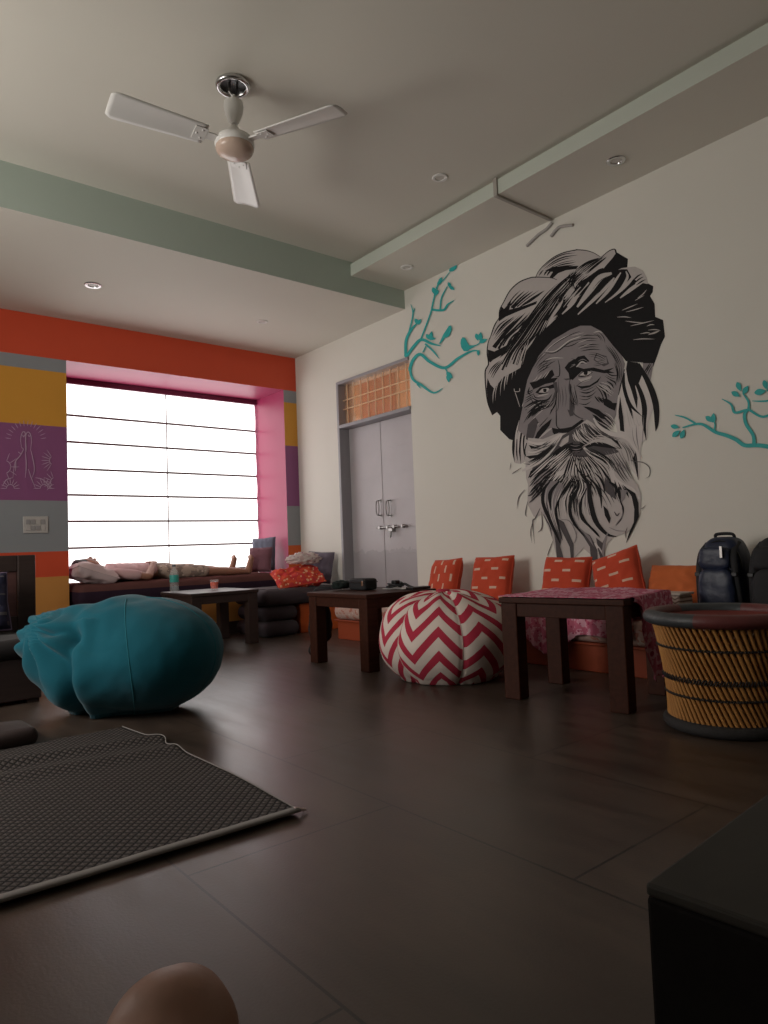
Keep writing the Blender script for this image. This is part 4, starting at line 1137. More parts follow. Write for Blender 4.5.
# far arm along the body
m.cap((2.06, HY + .205, ZM + .10), (2.32, HY + .25, ZM + .06), .05, .04); m.cap((2.32, HY + .25, ZM + .06), (2.54, HY + .20, ZM + .07), .04, .028); m.ell((2.60, HY + .20, ZM + .07), (.05, .035, .02), 12, 8)
for k in range(4): m.cap((2.63, HY + .175 + .017 * k, ZM + .07), (2.695, HY + .172 + .018 * k, ZM + .058), .009, .0078, seg=8)
m.cap((2.59, HY + .17, ZM + .075), (2.64, HY + .145, ZM + .08), .0105, .009, seg=8)
bd = body_build(m, 'body', M['skin'], pr_, .0075, 3, True)
m = MB(); m.ell((HX - .028, HY, HZ - .005), (.102, .086, .096), 20, 14); m.ell((HX - .08, HY, HZ + .0), (.055, .078, .088), 18, 12)
body_build(m, 'hair', M['hair'], pr_, .009, 2, True)
m = MB(); m.ell((2.14, HY, ZM + .110), (.190, .198, .108), 24, 14); m.ell((2.32, HY, ZM + .108), (.19, .178, .102), 24, 14); m.ell((2.045, HY, ZM + .105), (.095, .212, .085), 20, 12); m.cap((2.05, HY - .20, ZM + .10), (2.20, HY - .243, ZM + .075), .062, .058); m.cap((2.05, HY + .20, ZM + .10), (2.20, HY + .235, ZM + .08), .062, .056)
for k in range(6): m.tube(catmull([(2.02 + .07 * k, HY - .17, ZM + .12), (2.06 + .07 * k, HY - .08, ZM + .205 - .002 * k), (2.03 + .07 * k, HY + .08, ZM + .208)], 6), .012, 6)
body_build(m, 'shirt', M['shirt'], pr_, .009, 2, True)
m = MB(); m.ell((2.53, HY, ZM + .102), (.16, .183, .103), 24, 14)
for hp, kn in zip(HIPS, KN): m.cap(hp, Vector(hp).lerp(Vector(kn), .72), .098, .082)
for k in range(4): m.tube(catmull([(2.52 + .09 * k, HY - .17, ZM + .12), (2.50 + .09 * k, HY - .08, ZM + .185 - .008 * k), (2.54 + .09 * k, HY - .01, ZM + .16)], 6), .012, 6)
body_build(m, 'shorts', M['shorts'], pr_, .009, 2, True)

# ================================================================== THE KNEE AT THE BOTTOM EDGE
def cw(px, py, d): return Vector(ond(px, py, d))
kn = cw(171, 1045, .60)
pk = thing('person', 'bare bent knee of a seated person at the bottom edge of the photo', 'person', (kn.x, kn.y, 0))
hip = kn + Vector((-.36, -.30, -.20)); hip.z = .13
ank = Vector((kn.x + .06, kn.y + .12, .085)); 
m = MB()
m.cap(hip, kn + Vector((-.03, -.03, -.012)), .086, .062); m.ell(kn, (.060, .060, .060), 22, 14); m.ell(kn + Vector((.016, .018, .004)), (.046, .046, .046), 18, 12)
m.cap(kn + Vector((.0, .005, -.01)), kn.lerp(ank, .35), .052, .054); m.cap(kn.lerp(ank, .35), ank, .054, .036)
toe = ank + Vector((.14, .10, -.045))
m.cap(ank + Vector((-.02, -.015, -.045)), ank + Vector((.06, .045, -.035)), .036, .036); m.cap(ank + Vector((.06, .045, -.035)), toe, .036, .026)
side = Vector((-.58, .81, 0))
for k in range(5): m.cap(toe + side * (-.036 + .018 * k) + Vector((0, 0, -.004)), toe + side * (-.042 + .021 * k) + Vector((.05 - .006 * abs(k - 1), .036, -.016)), .013, .0105)
body_build(m, 'leg_skin', M['skin_knee'], pk, .008, 4)
m = MB(); m.cap(hip, hip.lerp(kn, .62), .105, .085); m.ell(hip, (.12, .12, .12), 18, 12)
body_build(m, 'shorts', M['shorts_dark'], pk, .012, 3)
# ================================================================== PAINTED MURALS (paint films on the plaster)
TILE = dict(A=(480, 240, 7.68), B=(570, 240, 7.68), C=(480, 330, 7.68), D=(570, 330, 7.68), E=(500, 400, 7.68), F=(570, 400, 7.68), G=(500, 470, 7.68), K=(570, 470, 7.68),
            M=(395, 250, 6.83), N=(660, 370, 7.11), H=(0, 340, 4.65))
def T(s):
    """'A430,285 450,240 B50,75' -> points traced on the photograph; the letter is sticky"""
    out = []; t = None
    for w in s.split():
        if w[0].isalpha(): t = TILE[w[0]]; w = w[1:]
        x, y = w.split(','); out.append((t[0] + float(x) / t[2], t[1] + float(y) / t[2]))
    return out
BLK, DRK, MID, LGT, PAL = range(5)
MPAL = [M['mural_black'], M['mural_dark'], M['mural_mid'], M['mural_light'], M['mural_pale']]
rm = random.Random(3)
class Paint:
    off = .0010
    def __init__(s, onwall): s.m = MB(); s.onwall = onwall
    def _put(s, px, faces, mi):
        Paint.off += .000012
        s.m.add([tuple(s.onwall(x, y, Paint.off)) for x, y in px], faces, mi)
    def poly(s, pts, mi, smooth=0):
        if isinstance(pts, str): pts = T(pts)
        if smooth:
            q = catmull(pts + [pts[0]], smooth)[:-1]; pts = [(a[0], a[1]) for a in q]
        s._put(pts, [tuple(range(len(pts)))], mi); return s
    def stroke(s, pts, w, mi, taper=(.15, 1, .08), n=6):
        """a brush stroke: width in photograph pixels, (start, middle, end) relative widths"""
        if isinstance(pts, str): pts = T(pts)
        P = catmull(pts, n); N = len(P); L = []; R_ = []
        for i, p in enumerate(P):
            a = P[max(i - 1, 0)]; b_ = P[min(i + 1, N - 1)]; d = np.array(b_) - np.array(a); l = np.hypot(*d) or 1; nn = np.array([-d[1], d[0]]) / l
            t = i / (N - 1); k = taper[0] + (taper[1] - taper[0]) * math.sin(min(1, t * 2) * PI / 2) if t < .5 else taper[2] + (taper[1] - taper[2]) * math.sin((1 - t) * 2 * PI / 2)
            L.append(tuple(np.array(p) + nn * w * k / 2)); R_.append(tuple(np.array(p) - nn * w * k / 2))
        s._put(L + R_, [(i, i + 1, N + i + 1, N + i) for i in range(N - 1)], mi); return s
    def fam(s, a, b_, n, w, mi, jit=.25, t0=0., t1=1., taper=(.15, 1, .08), vary=.4):
        """n strokes blended between two guide curves"""
        a = T(a) if isinstance(a, str) else a; b_ = T(b_) if isinstance(b_, str) else b_
        def rs(p, k=7):
            p = np.array(catmull(p, 8)); d = np.r_[0, np.cumsum(np.hypot(*np.diff(p, axis=0).T))]; q = np.linspace(0, d[-1], k)
            return np.stack([np.interp(q, d, p[:, 0]), np.interp(q, d, p[:, 1])], 1)
        A_, B_ = rs(a), rs(b_)
        for k in range(n):
            t = (k + rm.uniform(-jit, jit)) / max(1, n - 1); c_ = A_ + (B_ - A_) * min(1.05, max(-.05, t))
            i0 = t0 + rm.uniform(0, .12); i1 = t1 - rm.uniform(0, .15)
            q = np.linspace(i0, i1, 7) * 6; c_ = np.stack([np.interp(q, range(7), c_[:, 0]), np.interp(q, range(7), c_[:, 1])], 1)
            s.stroke([tuple(p) for p in c_], w * rm.uniform(1 - vary, 1 + vary), mi, taper, 3)
        return s
def wallR(x, y, off): return onx(x, y, XW - off)
def wallB(x, y, off): return ony(x, y, YB - off)
mu = thing('wall_mural', 'large black and grey painted mural of a bearded man in a turban', 'mural', (XW, 2.8, .58))

# ---------------- turban
p = Paint(wallR)
p.poly('C95,655 60,560 45,450 40,320 65,260 55,180 60,110 A75,750 110,660 145,600 145,560 180,480 230,390 300,325 380,292 425,285 450,240 500,185 570,130 650,95 B50,75 120,80 180,98 230,130 290,90 340,68 360,95 410,125 445,145 440,210 500,205 560,235 590,290 600,330 640,355 635,400 615,430 650,490 655,590 715,615 725,700 D730,50 700,110 670,200 640,280 600,300 540,250 430,240 400,200 330,120 260,30 B240,700 160,660 80,660 A690,690 640,720 560,768 C500,140 450,200 400,300 365,380 350,470 330,560 310,620 320,700 270,768 E100,310 70,300 30,260 C155,768 155,660 130,630', LGT)
# the great black shadow under the folds
p.poly('C95,655 60,560 50,450 58,370 80,420 110,450 180,360 240,330 310,290 340,180 400,100 A430,740 510,700 540,640 600,600 640,540 700,490 760,470 B50,480 60,570 200,490 330,470 430,400 540,350 600,335 640,355 635,400 615,430 650,490 655,590 715,615 725,700 D730,50 700,110 670,200 640,280 600,300 560,250 430,240 400,200 330,120 260,30 B240,700 160,660 80,660 A690,690 640,720 560,768 C500,140 450,200 400,300 365,380 350,470 330,560 310,620 320,700 270,768 E100,310 70,300 30,260 C155,768 155,660 130,630', BLK)
p.poly('A600,600 650,520 720,430 768,380 B60,330 130,290 220,225 250,215 300,235 400,225 440,225 480,300 560,330 600,340 540,360 430,410 330,480 200,500 60,580 50,490', BLK)
p.poly('A430,740 480,640 520,560 590,470 640,430 660,440 640,520 600,600 540,640 510,700', BLK)
p.poly('B340,68 360,95 410,125 445,145 440,210 400,215 330,245 240,240 290,180 325,140 350,105', BLK)
# outline
for s_, w in (('A145,620 150,540 180,480 230,390 300,325 380,292 430,285 540,290 590,305', 1.1), ('A425,290 450,240 500,185 570,130 650,95 740,76 B50,75 120,80 180,98 235,130', 1.0), ('A75,760 110,660 145,600', 1.2), ('C95,655 60,560 45,450 40,320 65,260 55,180 60,110 A75,750', 1.3), ('B225,150 290,90 340,70 355,95 340,130', 1.0)):
    p.stroke(s_, w, BLK, (.5, 1, .5))
# top lobe
p.fam('A470,225 560,150 650,110 B60,100', 'A560,215 640,200 720,190 B60,175', 6, 1.0, BLK)
p.poly('A500,235 560,205 620,203 760,198 B60,205 A740,222 660,232 600,255 560,292 535,285 560,245', BLK)
p.fam('A455,275 480,240 500,225', 'A540,285 560,250 590,240', 4, 1.2, BLK)
p.fam('A600,275 650,245 700,235', 'A640,270 690,240 740,225', 3, .9, LGT)
# left lobe
p.poly('A145,625 148,555 165,510 185,530 240,465 225,535 330,508 440,468 430,492 300,545 200,588', BLK)
p.fam('A195,520 250,440 320,370', 'A290,530 400,450 515,378', 6, 1.7, BLK, taper=(1, .8, .05))
p.poly('A330,490 400,440 470,400 500,385 450,430 380,480 300,520', BLK)
# lower left lobe
p.fam('A95,740 150,650 240,590', 'C120,130 A330,640 430,520', 7, 1.5, BLK)
p.poly('C62,230 60,150 110,165 200,120 250,60 230,110 170,190 100,230 78,250', BLK)
p.fam('C80,150 130,90 A200,690 340,560', 'C230,140 260,60 A340,690 430,560', 6, 2.2, BLK, taper=(1, .9, .05))
# the long diagonal roll
p.fam('C85,330 150,220 A300,700 400,560 520,400 620,310', 'C300,280 350,120 A430,730 530,560 660,410 760,300', 9, 1.9, BLK, taper=(.9, 1, .05))
p.fam('A430,540 530,420 640,310 B20,260 110,190', 'A560,620 640,480 740,380 B70,310 190,240', 8, 1.5, BLK)
p.fam('A450,740 520,600 610,440', 'A540,640 600,540 650,450', 5, 1.5, LGT, taper=(.1, 1, .3))
p.fam('A620,470 690,380 768,300', 'A650,480 720,400 B20,330', 3, 1.6, LGT, taper=(.3, 1, .3))
p.fam('A500,640 580,520 660,420', 'A590,610 680,490 768,390', 3, 2.0, BLK, taper=(1, .8, .05))
p.fam('A640,330 700,250 B20,230', 'A740,400 B30,320 110,240', 7, 1.2, BLK)
p.fam('B30,240 130,170 240,130', 'B110,280 200,200 300,120', 7, 1.3, BLK)
p.fam('C95,590 100,480 160,330', 'C320,290 345,180 375,70', 9, 1.1, LGT, taper=(.1, 1, .4))
p.fam('A500,680 560,620 600,590', 'A520,650 560,600 610,560', 3, 1.3, LGT)
p.poly('C50,320 90,260 150,215 205,175 175,240 130,310 95,390 70,370 62,330', LGT)
p.fam('C62,340 90,290 160,225', 'C90,380 120,320 190,220', 4, 1.0, BLK)
# light folds on the right of the knot
for s_, w in (('B-20,510 60,420 145,325', 4.6), ('B55,515 150,390 230,290 320,255', 6.5), ('B60,572 180,460 290,350 340,290', 3.6), ('B200,490 300,380 390,250', 3.4), ('B270,480 380,390 440,290 430,240', 2.8), ('B310,455 410,370 480,290 500,240', 3.0), ('B385,445 480,370 590,300', 3.8), ('A630,570 700,500 740,440 B80,360', 3.4)):
    p.stroke(s_, w, LGT, (.3, 1, .35))
p.fam('B0,440 70,360 140,300', 'B60,440 110,390 170,320', 3, 1.8, BLK)
p.fam('B170,380 230,310 300,270', 'B200,430 260,360 320,300', 2, .9, BLK)
p.poly('B440,215 500,205 560,235 590,290 575,320 500,340 520,280 470,240', LGT)
p.fam('B470,330 520,280 560,260', 'B500,350 560,310 590,300', 3, 1.1, BLK)
for s_ in ('B400,540 460,515 520,490', 'B430,553 500,535 565,515', 'B360,592 420,590 470,597', 'B465,660 550,640 645,618', 'B425,622 500,632 560,634', 'B590,662 620,650 650,652', 'B600,692 650,688 695,694', 'B600,728 650,715 690,696', 'D485,75 560,68 650,70', 'B520,445 560,415 590,380', 'B500,465 540,440 570,425', 'D610,30 660,15 690,5', 'B540,720 590,712 620,716'):
    p.stroke(s_, .95, LGT, (.3, 1, .1))
p.stroke('C262,450 268,472 302,470 304,448', .7, LGT, (1, 1, 1)); p.stroke('C270,480 290,540 305,590', .7, LGT, (1, 1, .5))
p.m.build('turban', MPAL, mu, smooth=False)

# ---------------- hair at both sides
p = Paint(wallR)
p.poly('D430,250 415,330 385,420 365,520 355,650 F350,180 380,330 420,430 470,530 530,610 540,480 545,330 590,300 600,180 640,60 D660,700 650,560 600,430 545,330 500,260', PAL)
p.poly('D560,255 640,255 620,380 590,400 560,320', MID)
p.fam('D560,330 590,290 620,240', 'D590,360 610,310 640,260', 3, 1.0, BLK)
p.poly('D440,240 430,300 445,390 470,460 500,560 515,610 520,520 500,430 530,405 555,340 520,250', BLK)
for s_, w in (('D520,260 590,380 640,500 662,600 665,720 F658,240', 6.2), ('D500,380 550,500 572,600 570,720 F585,310', 5.2), ('D412,330 415,440 460,570 555,665', 3.6), ('D430,530 460,600 492,705', 2.6), ('F410,290 470,360 500,450 525,615', 4.6)):
    p.stroke(s_, w, BLK, (.6, 1, .05))
p.poly('D385,510 372,620 375,700 F378,140 385,235 418,245 410,130 D405,640', BLK)
p.stroke('D412,300 390,400 372,500', 2.6, BLK, (1, .9, .3))
p.fam('D400,560 420,680 F430,240', 'D500,640 530,740 F540,160', 5, .8, LGT)
p.fam('F420,260 440,330 500,380', 'F560,120 555,250 548,400', 4, .9, MID)
p.stroke('F425,440 490,470 560,480 610,520 610,580 580,602', .9, DRK, (.4, 1, .2))
p.m.build('hair_lock', MPAL, mu, smooth=False)
p = Paint(wallR)
# left side locks
p.poly('E170,60 150,160 115,260 100,400 118,485 160,490 200,470 215,330 220,200 240,100', LGT)
for s_, w in (('E155,10 165,110 120,250 102,380 112,480', 3.4), ('E215,60 175,180 150,330 160,490', 3.2), ('E240,90 200,200 180,330 190,460', 1.8), ('E130,300 128,400 135,470', 1.3), ('E205,330 190,400 215,470', 1.3)):
    p.stroke(s_, w, BLK, (.6, 1, .05))
p.fam('E150,130 120,260 110,380', 'E200,180 170,300 170,440', 3, 1.2, PAL)
p.m.build('hair_lock', MPAL, mu, smooth=False)

# ---------------- face
p = Paint(wallR)
p.poly('C560,75 A640,720 690,690 B0,690 80,658 160,658 240,700 D260,30 330,120 400,200 422,260 408,340 382,430 364,540 355,650 F330,170 250,250 E640,340 560,345 430,300 300,340 220,300 C290,768 325,600 345,470 365,380 400,300 450,200 500,140', MID)
p.poly('D200,180 280,200 300,260 260,280 180,230', DRK); p.poly('D210,185 280,210 285,255 240,265 190,225', MID)
p.poly('C640,375 690,400 690,520 715,620 D-5,650 0,520 20,470 C690,370', DRK); p.poly('C665,385 700,420 705,520 730,610 D30,640 40,520 10,440 C700,380', MID)
# forehead
for s_ in ('C500,165 580,160 680,85 750,60', 'C475,200 540,130 640,60 735,22', 'C490,235 560,215 640,215', 'D0,75 50,60 100,40', 'D180,20 220,10 250,25'):
    p.stroke(s_, .9, PAL, (.2, 1, .2))
for s_, w in (('C495,175 580,172 690,95 760,75', 1.0), ('C520,150 600,90 700,35 768,10', .8), ('C640,130 700,120 760,90', .9), ('C600,228 612,290 608,352 580,358', 1.0)):
    p.stroke(s_, w, BLK, (.3, 1, .3))
p.fam('D20,60 120,40 230,45', 'D80,165 170,150 240,155', 6, .9, BLK); p.fam('D170,30 220,50 240,90', 'D215,10 260,60 270,120', 3, .8, BLK)
p.fam('C430,300 480,250 560,230', 'C440,340 500,300 550,280', 4, .7, BLK); p.fam('D130,170 220,180 300,230', 'D140,200 220,220 280,250', 3, .7, BLK)
p.fam('C600,420 615,520 610,600', 'C650,420 660,520 650,620', 3, .6, DRK); p.fam('D60,470 130,480 190,460', 'D60,560 120,570 170,540', 4, .7, BLK)
p.fam('D0,40 60,25 120,10', 'D60,140 130,110 190,95', 4, .6, LGT)
# brows
p.poly('C380,405 435,392 480,365 515,330 555,303 572,345 545,372 600,365 570,400 500,415 450,440 410,455 395,430', BLK)
p.fam('C390,400 420,380 440,345', 'C500,370 520,340 545,305', 4, 1.0, LGT, taper=(.2, 1, .1))
p.poly('C650,290 680,250 720,225 D0,215 40,225 60,205 110,195 150,240 110,255 60,265 45,280 105,298 180,288 260,308 340,290 300,315 345,330 260,332 160,312 90,318 55,350 20,385 0,372 C720,350 690,390 680,330', BLK)
p.stroke('D50,285 90,245 130,260', 1.6, LGT, (.4, 1, .2)); p.stroke('C690,290 730,265 D10,270', .9, MID, (.3, 1, .3)); p.stroke('D60,240 100,225 140,245', .8, MID)
p.fam('D170,280 230,270 290,250', 'D180,250 230,235 280,225', 3, .8, DRK)
# eyes
p.poly('C425,480 460,442 530,428 590,405 585,440 525,455 515,485 460,495', BLK); p.poly('C450,480 480,450 530,448 510,480', LGT, 3); p.poly('C485,452 510,452 508,476 488,474', BLK, 3)
p.poly('C560,400 590,400 600,470 570,540 545,560 575,470', DRK)
p.poly('D60,355 100,315 150,312 175,325 140,352 90,362', BLK); p.poly('D70,350 105,322 150,318 165,326 130,348', LGT, 3); p.poly('D105,318 135,318 130,344 108,342', BLK, 3)
p.poly('D45,425 90,432 150,425 205,390 240,355 215,400 150,440 90,452', BLK)
p.poly('D60,375 110,370 170,350 150,385 90,405', LGT)
p.stroke('D40,440 90,400 180,370', .7, DRK)
for s_, w in (('C400,520 450,545 520,535 555,490', 1.8), ('C410,490 430,520 500,520', 1.0), ('C380,440 370,480 390,500', 1.5), ('C420,590 480,560 540,545', 1.2), ('C590,470 580,560 560,610', 1.4)):
    p.stroke(s_, w, BLK, (.3, 1, .1))
p.stroke('C440,510 480,500 530,490', 1.4, LGT, (.2, 1, .2)); p.fam('C350,480 390,470 420,450', 'C340,570 380,540 420,520', 5, 1.2, BLK)
# nose
p.stroke('E432,20 432,120 436,200 468,228', 1.0, BLK, (.2, 1, .6)); p.stroke('C690,375 685,450 700,540 D-5,640', 1.5, DRK, (.3, 1, .2)); p.stroke('C600,375 605,480 600,600 E425,90', .9, DRK, (.3, 1, .2))
p.stroke('E545,30 560,95 600,130 640,145', 1.3, DRK, (.3, 1, .4))
p.poly('E398,212 440,222 500,216 550,205 630,148 645,160 590,210 545,250 520,258 450,250 420,268 405,250', BLK)
p.poly('D-20,610 10,620 30,655 0,665', DRK)
# cheeks
p.fam('D190,420 240,480 275,580', 'D300,385 340,405 352,440', 6, 1.6, BLK, taper=(.3, 1, .05)); p.fam('D180,500 210,540 230,560', 'D260,520 310,560 350,600', 5, 2.2, BLK)
p.poly('D250,520 320,560 360,560 345,620 300,600 260,575', BLK)
p.fam('D200,430 250,460 330,520', 'D230,400 290,420 350,470', 4, .9, LGT)
p.poly('D100,587 150,592 220,612 270,655 285,690 240,680 200,650 150,620', BLK); p.poly('F170,110 200,120 250,160 280,190 260,190 200,150', BLK)
p.fam('F260,80 310,120 360,200', 'F200,160 260,200 330,250', 5, 1.3, BLK); p.fam('F270,90 320,130 355,190', 'F220,170 280,210 340,250', 4, 1.0, LGT)
p.fam('C335,600 400,560 470,535', 'C440,760 520,660 600,530', 9, 1.5, BLK); p.fam('C345,620 410,580 480,545', 'C420,760 500,670 590,560', 6, 1.2, LGT)
p.poly('E262,305 285,250 320,205 398,142 380,195 335,255 292,312', BLK); p.poly('E198,300 215,190 250,150 298,118 285,200 262,280 235,320', DRK); p.poly('E270,130 350,60 400,40 380,120 310,190', MID)
p.fam('E180,180 230,100 300,40', 'E250,120 320,60 390,20', 6, 1.3, BLK); p.stroke('E295,300 360,240 400,215', 2.2, LGT)
p.fam('C395,300 450,210 520,150', 'C480,330 530,270 600,230', 5, .6, BLK); p.fam('D250,110 320,190 380,300', 'D300,100 360,190 405,290', 4, .8, BLK)
p.fam('C380,510 420,560 500,560', 'C420,640 480,610 560,580', 5, .9, BLK); p.fam('D60,450 120,465 200,430', 'D80,500 150,510 220,450', 3, .6, BLK); p.fam('C720,420 740,520 760,600', 'D0,520 20,560 60,580', 4, .6, BLK)
p.fam('D330,240 360,330 350,420', 'D390,260 395,340 375,420', 4, .8, BLK); p.fam('D270,320 320,350 380,350', 'D260,350 310,380 360,400', 3, .9, BLK)
p.m.build('face', MPAL, mu, smooth=False)

# ---------------- beard and moustache
p = Paint(wallR)
p.poly('E215,290 E330,300 430,260 530,250 640,170 F130,150 250,220 400,260 470,310 505,400 470,470 430,470 440,560 520,650 545,720 K540,330 525,380 480,440 440,480 340,510 290,560 240,700 G740,690 640,600 560,690 440,690 400,520 330,340 260,360 210,260 215,110 E200,600 195,480', LGT)
p.poly('E430,300 520,250 640,180 F120,180 220,250 300,330 380,400 300,420 E640,440 520,430 360,520 230,600 250,520 380,430', DRK)
# big dark masses around the mouth
p.poly('E340,480 400,405 480,350 560,325 560,390 520,440 450,450 380,505 300,560 215,600 235,545', BLK)
p.poly('E520,335 590,342 630,335 620,400 570,405', BLK); p.poly('F60,345 120,300 190,255 270,255 360,305 400,375 330,372 250,362 180,352 100,378 60,410', BLK)
p.poly('E200,432 290,420 400,345 430,325 385,385 300,438 230,452', BLK); p.poly('E175,488 250,492 330,430 300,472 240,500', BLK); p.poly('E220,345 270,358 330,345 290,368 240,375', BLK)
# upper lip hairs
p.fam('E555,255 570,300 600,330', 'E640,170 670,260 740,330', 7, 1.5, PAL, taper=(.3, 1, .05)); p.fam('E560,270 580,310 610,335', 'E630,190 650,250 710,330', 5, .9, BLK)
p.poly('E480,300 530,270 525,320 470,360 450,350', LGT)
p.fam('F20,230 60,300 130,350', 'F190,160 270,240 390,330', 9, 1.5, LGT); p.fam('F30,200 100,290 200,340', 'F170,170 240,240 350,290', 8, .9, BLK)
p.fam('F70,380 180,320 280,330 400,390', 'F150,280 230,270 320,310 410,380', 7, 1.1, LGT); p.fam('E530,345 580,355 620,345', 'E550,395 590,400 630,390', 3, .8, MID)
# pale sweeping locks
for s_, w in (('E215,318 290,340 370,330 420,300 470,258', 4.4), ('E478,262 400,370 320,450 250,500 170,545', 5.4), ('F180,140 230,210 320,260 400,272 460,310 500,370 545,440', 4.6), ('F105,365 160,415 250,445 300,500 330,600 400,655 480,690 530,760', 6.0), ('E215,400 280,395 350,350', 2.6), ('E560,420 520,500 480,560', 2.2)):
    p.stroke(s_, w, PAL, (.35, 1, .3))
p.fam('E225,330 300,352 400,320', 'E230,365 310,370 420,330', 2, .7, BLK); p.fam('E470,270 390,380 250,500', 'E490,290 420,390 280,510', 2, .8, DRK)
p.fam('F190,200 280,265 400,300', 'F200,230 300,290 420,330', 3, .7, DRK)
# lower beard hatching
p.fam('E440,380 330,480 205,600', 'E560,420 430,570 270,740', 10, 1.9, BLK); p.fam('E430,400 320,500 220,590', 'E540,440 420,580 300,700', 7, 1.2, PAL)
p.fam('E215,650 300,560 390,490', 'E240,760 330,650 470,520', 6, 2.2, BLK); p.fam('E230,670 320,580 400,520', 'E260,740 340,640 430,560', 4, 1.4, MID)
p.fam('E560,400 520,500 470,660', 'E620,430 650,520 720,620', 8, 1.7, BLK); p.fam('E565,420 540,520 490,640', 'E610,440 620,520 660,590', 5, 1.3, PAL)
p.fam('E580,560 520,650 440,768', 'E610,590 600,700 560,768', 6, 1.5, BLK)
p.fam('F20,430 80,560 180,600', 'F120,400 230,490 270,560', 6, 1.8, BLK); p.fam('F60,440 110,540 190,580', 'F130,420 220,470 290,560', 4, 1.4, LGT)
p.fam('F250,380 330,470 430,560', 'F380,360 410,440 480,560', 6, .9, MID); p.fam('F260,400 330,520 400,600', 'F330,380 390,470 440,560', 4, .9, DRK)
p.fam('F110,380 180,430 260,470 310,560', 'F140,360 240,410 330,480 370,590', 5, 1.3, BLK); p.fam('F360,300 430,380 460,500', 'F440,330 500,430 520,560', 4, .9, DRK)
p.fam('G340,90 320,200 360,380', 'G520,100 450,250 470,420', 6, 1.3, BLK); p.fam('G560,90 510,220 520,340', 'G640,90 590,220 600,360', 5, 1.2, BLK); p.fam('K70,60 60,200 40,330', 'K160,80 150,200 170,340', 4, 1.1, BLK)
p.fam('K180,120 250,200 300,300', 'K260,60 330,160 380,260', 4, 1.0, DRK); p.fam('F280,580 300,680 330,760', 'F400,640 440,720 450,768', 5, 1.2, BLK); p.fam('E480,560 430,660 370,768', 'E560,600 500,680 450,768', 5, 1.3, BLK)
p.stroke('F180,470 240,520 290,600 330,690 350,760', 3.0, BLK, (.4, 1, .2)); p.poly('F270,580 330,650 355,768 290,720 260,690', DRK)
p.poly('E395,590 440,550 500,535 480,590 430,615 370,615', PAL)
p.poly('F75,610 130,650 125,740 80,768 50,760', PAL)
# finer strands through the whole beard
p.fam('E600,420 640,560 690,680', 'F150,430 270,520 330,640', 8, 1.3, BLK, taper=(.2, 1, .05)); p.fam('E610,430 660,540 720,640', 'F160,420 280,500 350,610', 6, 1.0, PAL)
p.fam('E420,330 300,430 200,480', 'E470,300 330,440 220,520', 4, 1.4, BLK); p.fam('E380,310 280,370 220,380', 'E440,300 350,380 240,420', 3, 1.0, DRK)
p.fam('E520,360 440,430 350,490', 'E560,400 470,480 380,560', 5, 1.0, PAL); p.fam('F330,460 370,560 430,640', 'F400,440 450,540 510,640', 5, .9, DRK)
p.fam('E360,560 300,650 260,740', 'E520,560 430,660 360,760', 8, 1.5, BLK); p.fam('F0,560 20,650 10,768', 'F90,590 110,680 60,768', 5, 1.2, BLK)
p.fam('F90,600 160,680 190,768', 'F200,560 250,650 270,740', 5, 1.3, BLK); p.fam('F340,620 360,700 400,768', 'F420,660 470,720 490,768', 4, 1.5, BLK)
# long hanging strands
p.poly('G360,85 330,140 318,250 350,390 410,480 425,560 437,690 492,690 462,580 480,500 450,400 430,300 470,180 490,120 450,85', MID)
p.poly('G330,250 345,330 392,410 420,500 430,600 437,690 492,690 462,590 475,510 440,430 390,330 350,230', DRK)
p.poly('G440,370 490,400 525,480 565,570 565,690 545,690 535,590 500,520 460,440', DRK)
p.poly('G535,320 590,440 690,500 745,600 752,700 698,690 690,590 640,510 560,420', DRK); p.poly('G560,350 610,440 690,510 720,590 700,560 640,480 580,420', MID)
p.poly('K120,100 165,120 170,260 190,360 140,340 110,260', MID); p.poly('K200,520 250,560 285,480 260,560 235,640 215,600', DRK)
p.fam('G345,110 325,230 370,380 430,500', 'G470,110 420,240 440,390 470,520', 6, 1.2, LGT); p.fam('G480,130 440,250 450,380', 'G600,110 540,230 560,380', 5, 1.1, PAL)
p.fam('G610,120 570,260 590,390', 'G660,130 620,260 640,400', 4, 1.0, DRK); p.fam('K90,150 80,280 110,400', 'K140,160 150,300 190,420', 4, 1.1, PAL)
for s_, w in (('G385,85 340,150 330,250 385,390 440,510 465,570', 3.6), ('G455,85 395,160 382,220 392,310', 4.0), ('G500,130 440,260 430,330 450,430 480,540', 2.6), ('G605,75 600,140 545,230 540,340 585,430 650,510', 3.6), ('G665,140 620,250 625,360 690,435 755,510', 2.8), ('K80,30 140,110 155,240 195,390 280,490 355,512', 4.8), ('K130,40 210,130 235,200 242,295', 2.6), ('K375,130 385,230 408,300 392,375 350,430', 1.5), ('K190,20 250,90 265,180', 2.0), ('K300,90 350,130 352,200', 3.0), ('K375,130 378,190 388,240', 3.0), ('G700,90 690,180 720,330 768,430', 3.4), ('K60,80 55,140 10,240 5,340 40,430', 1.6), ('K90,330 130,410 200,480 230,520', 2.0)):
    p.stroke(s_, w, BLK, (.35, 1, .12))
p.poly('K255,272 288,305 312,370 302,412 268,350', BLK)
p.poly('K440,140 500,178 524,250 528,360 485,455 428,568 452,485 490,400 494,300 470,190', BLK)
p.poly('K390,150 440,155 418,225 395,250', MID); p.poly('K285,85 335,130 348,200 290,180 268,140', DRK)
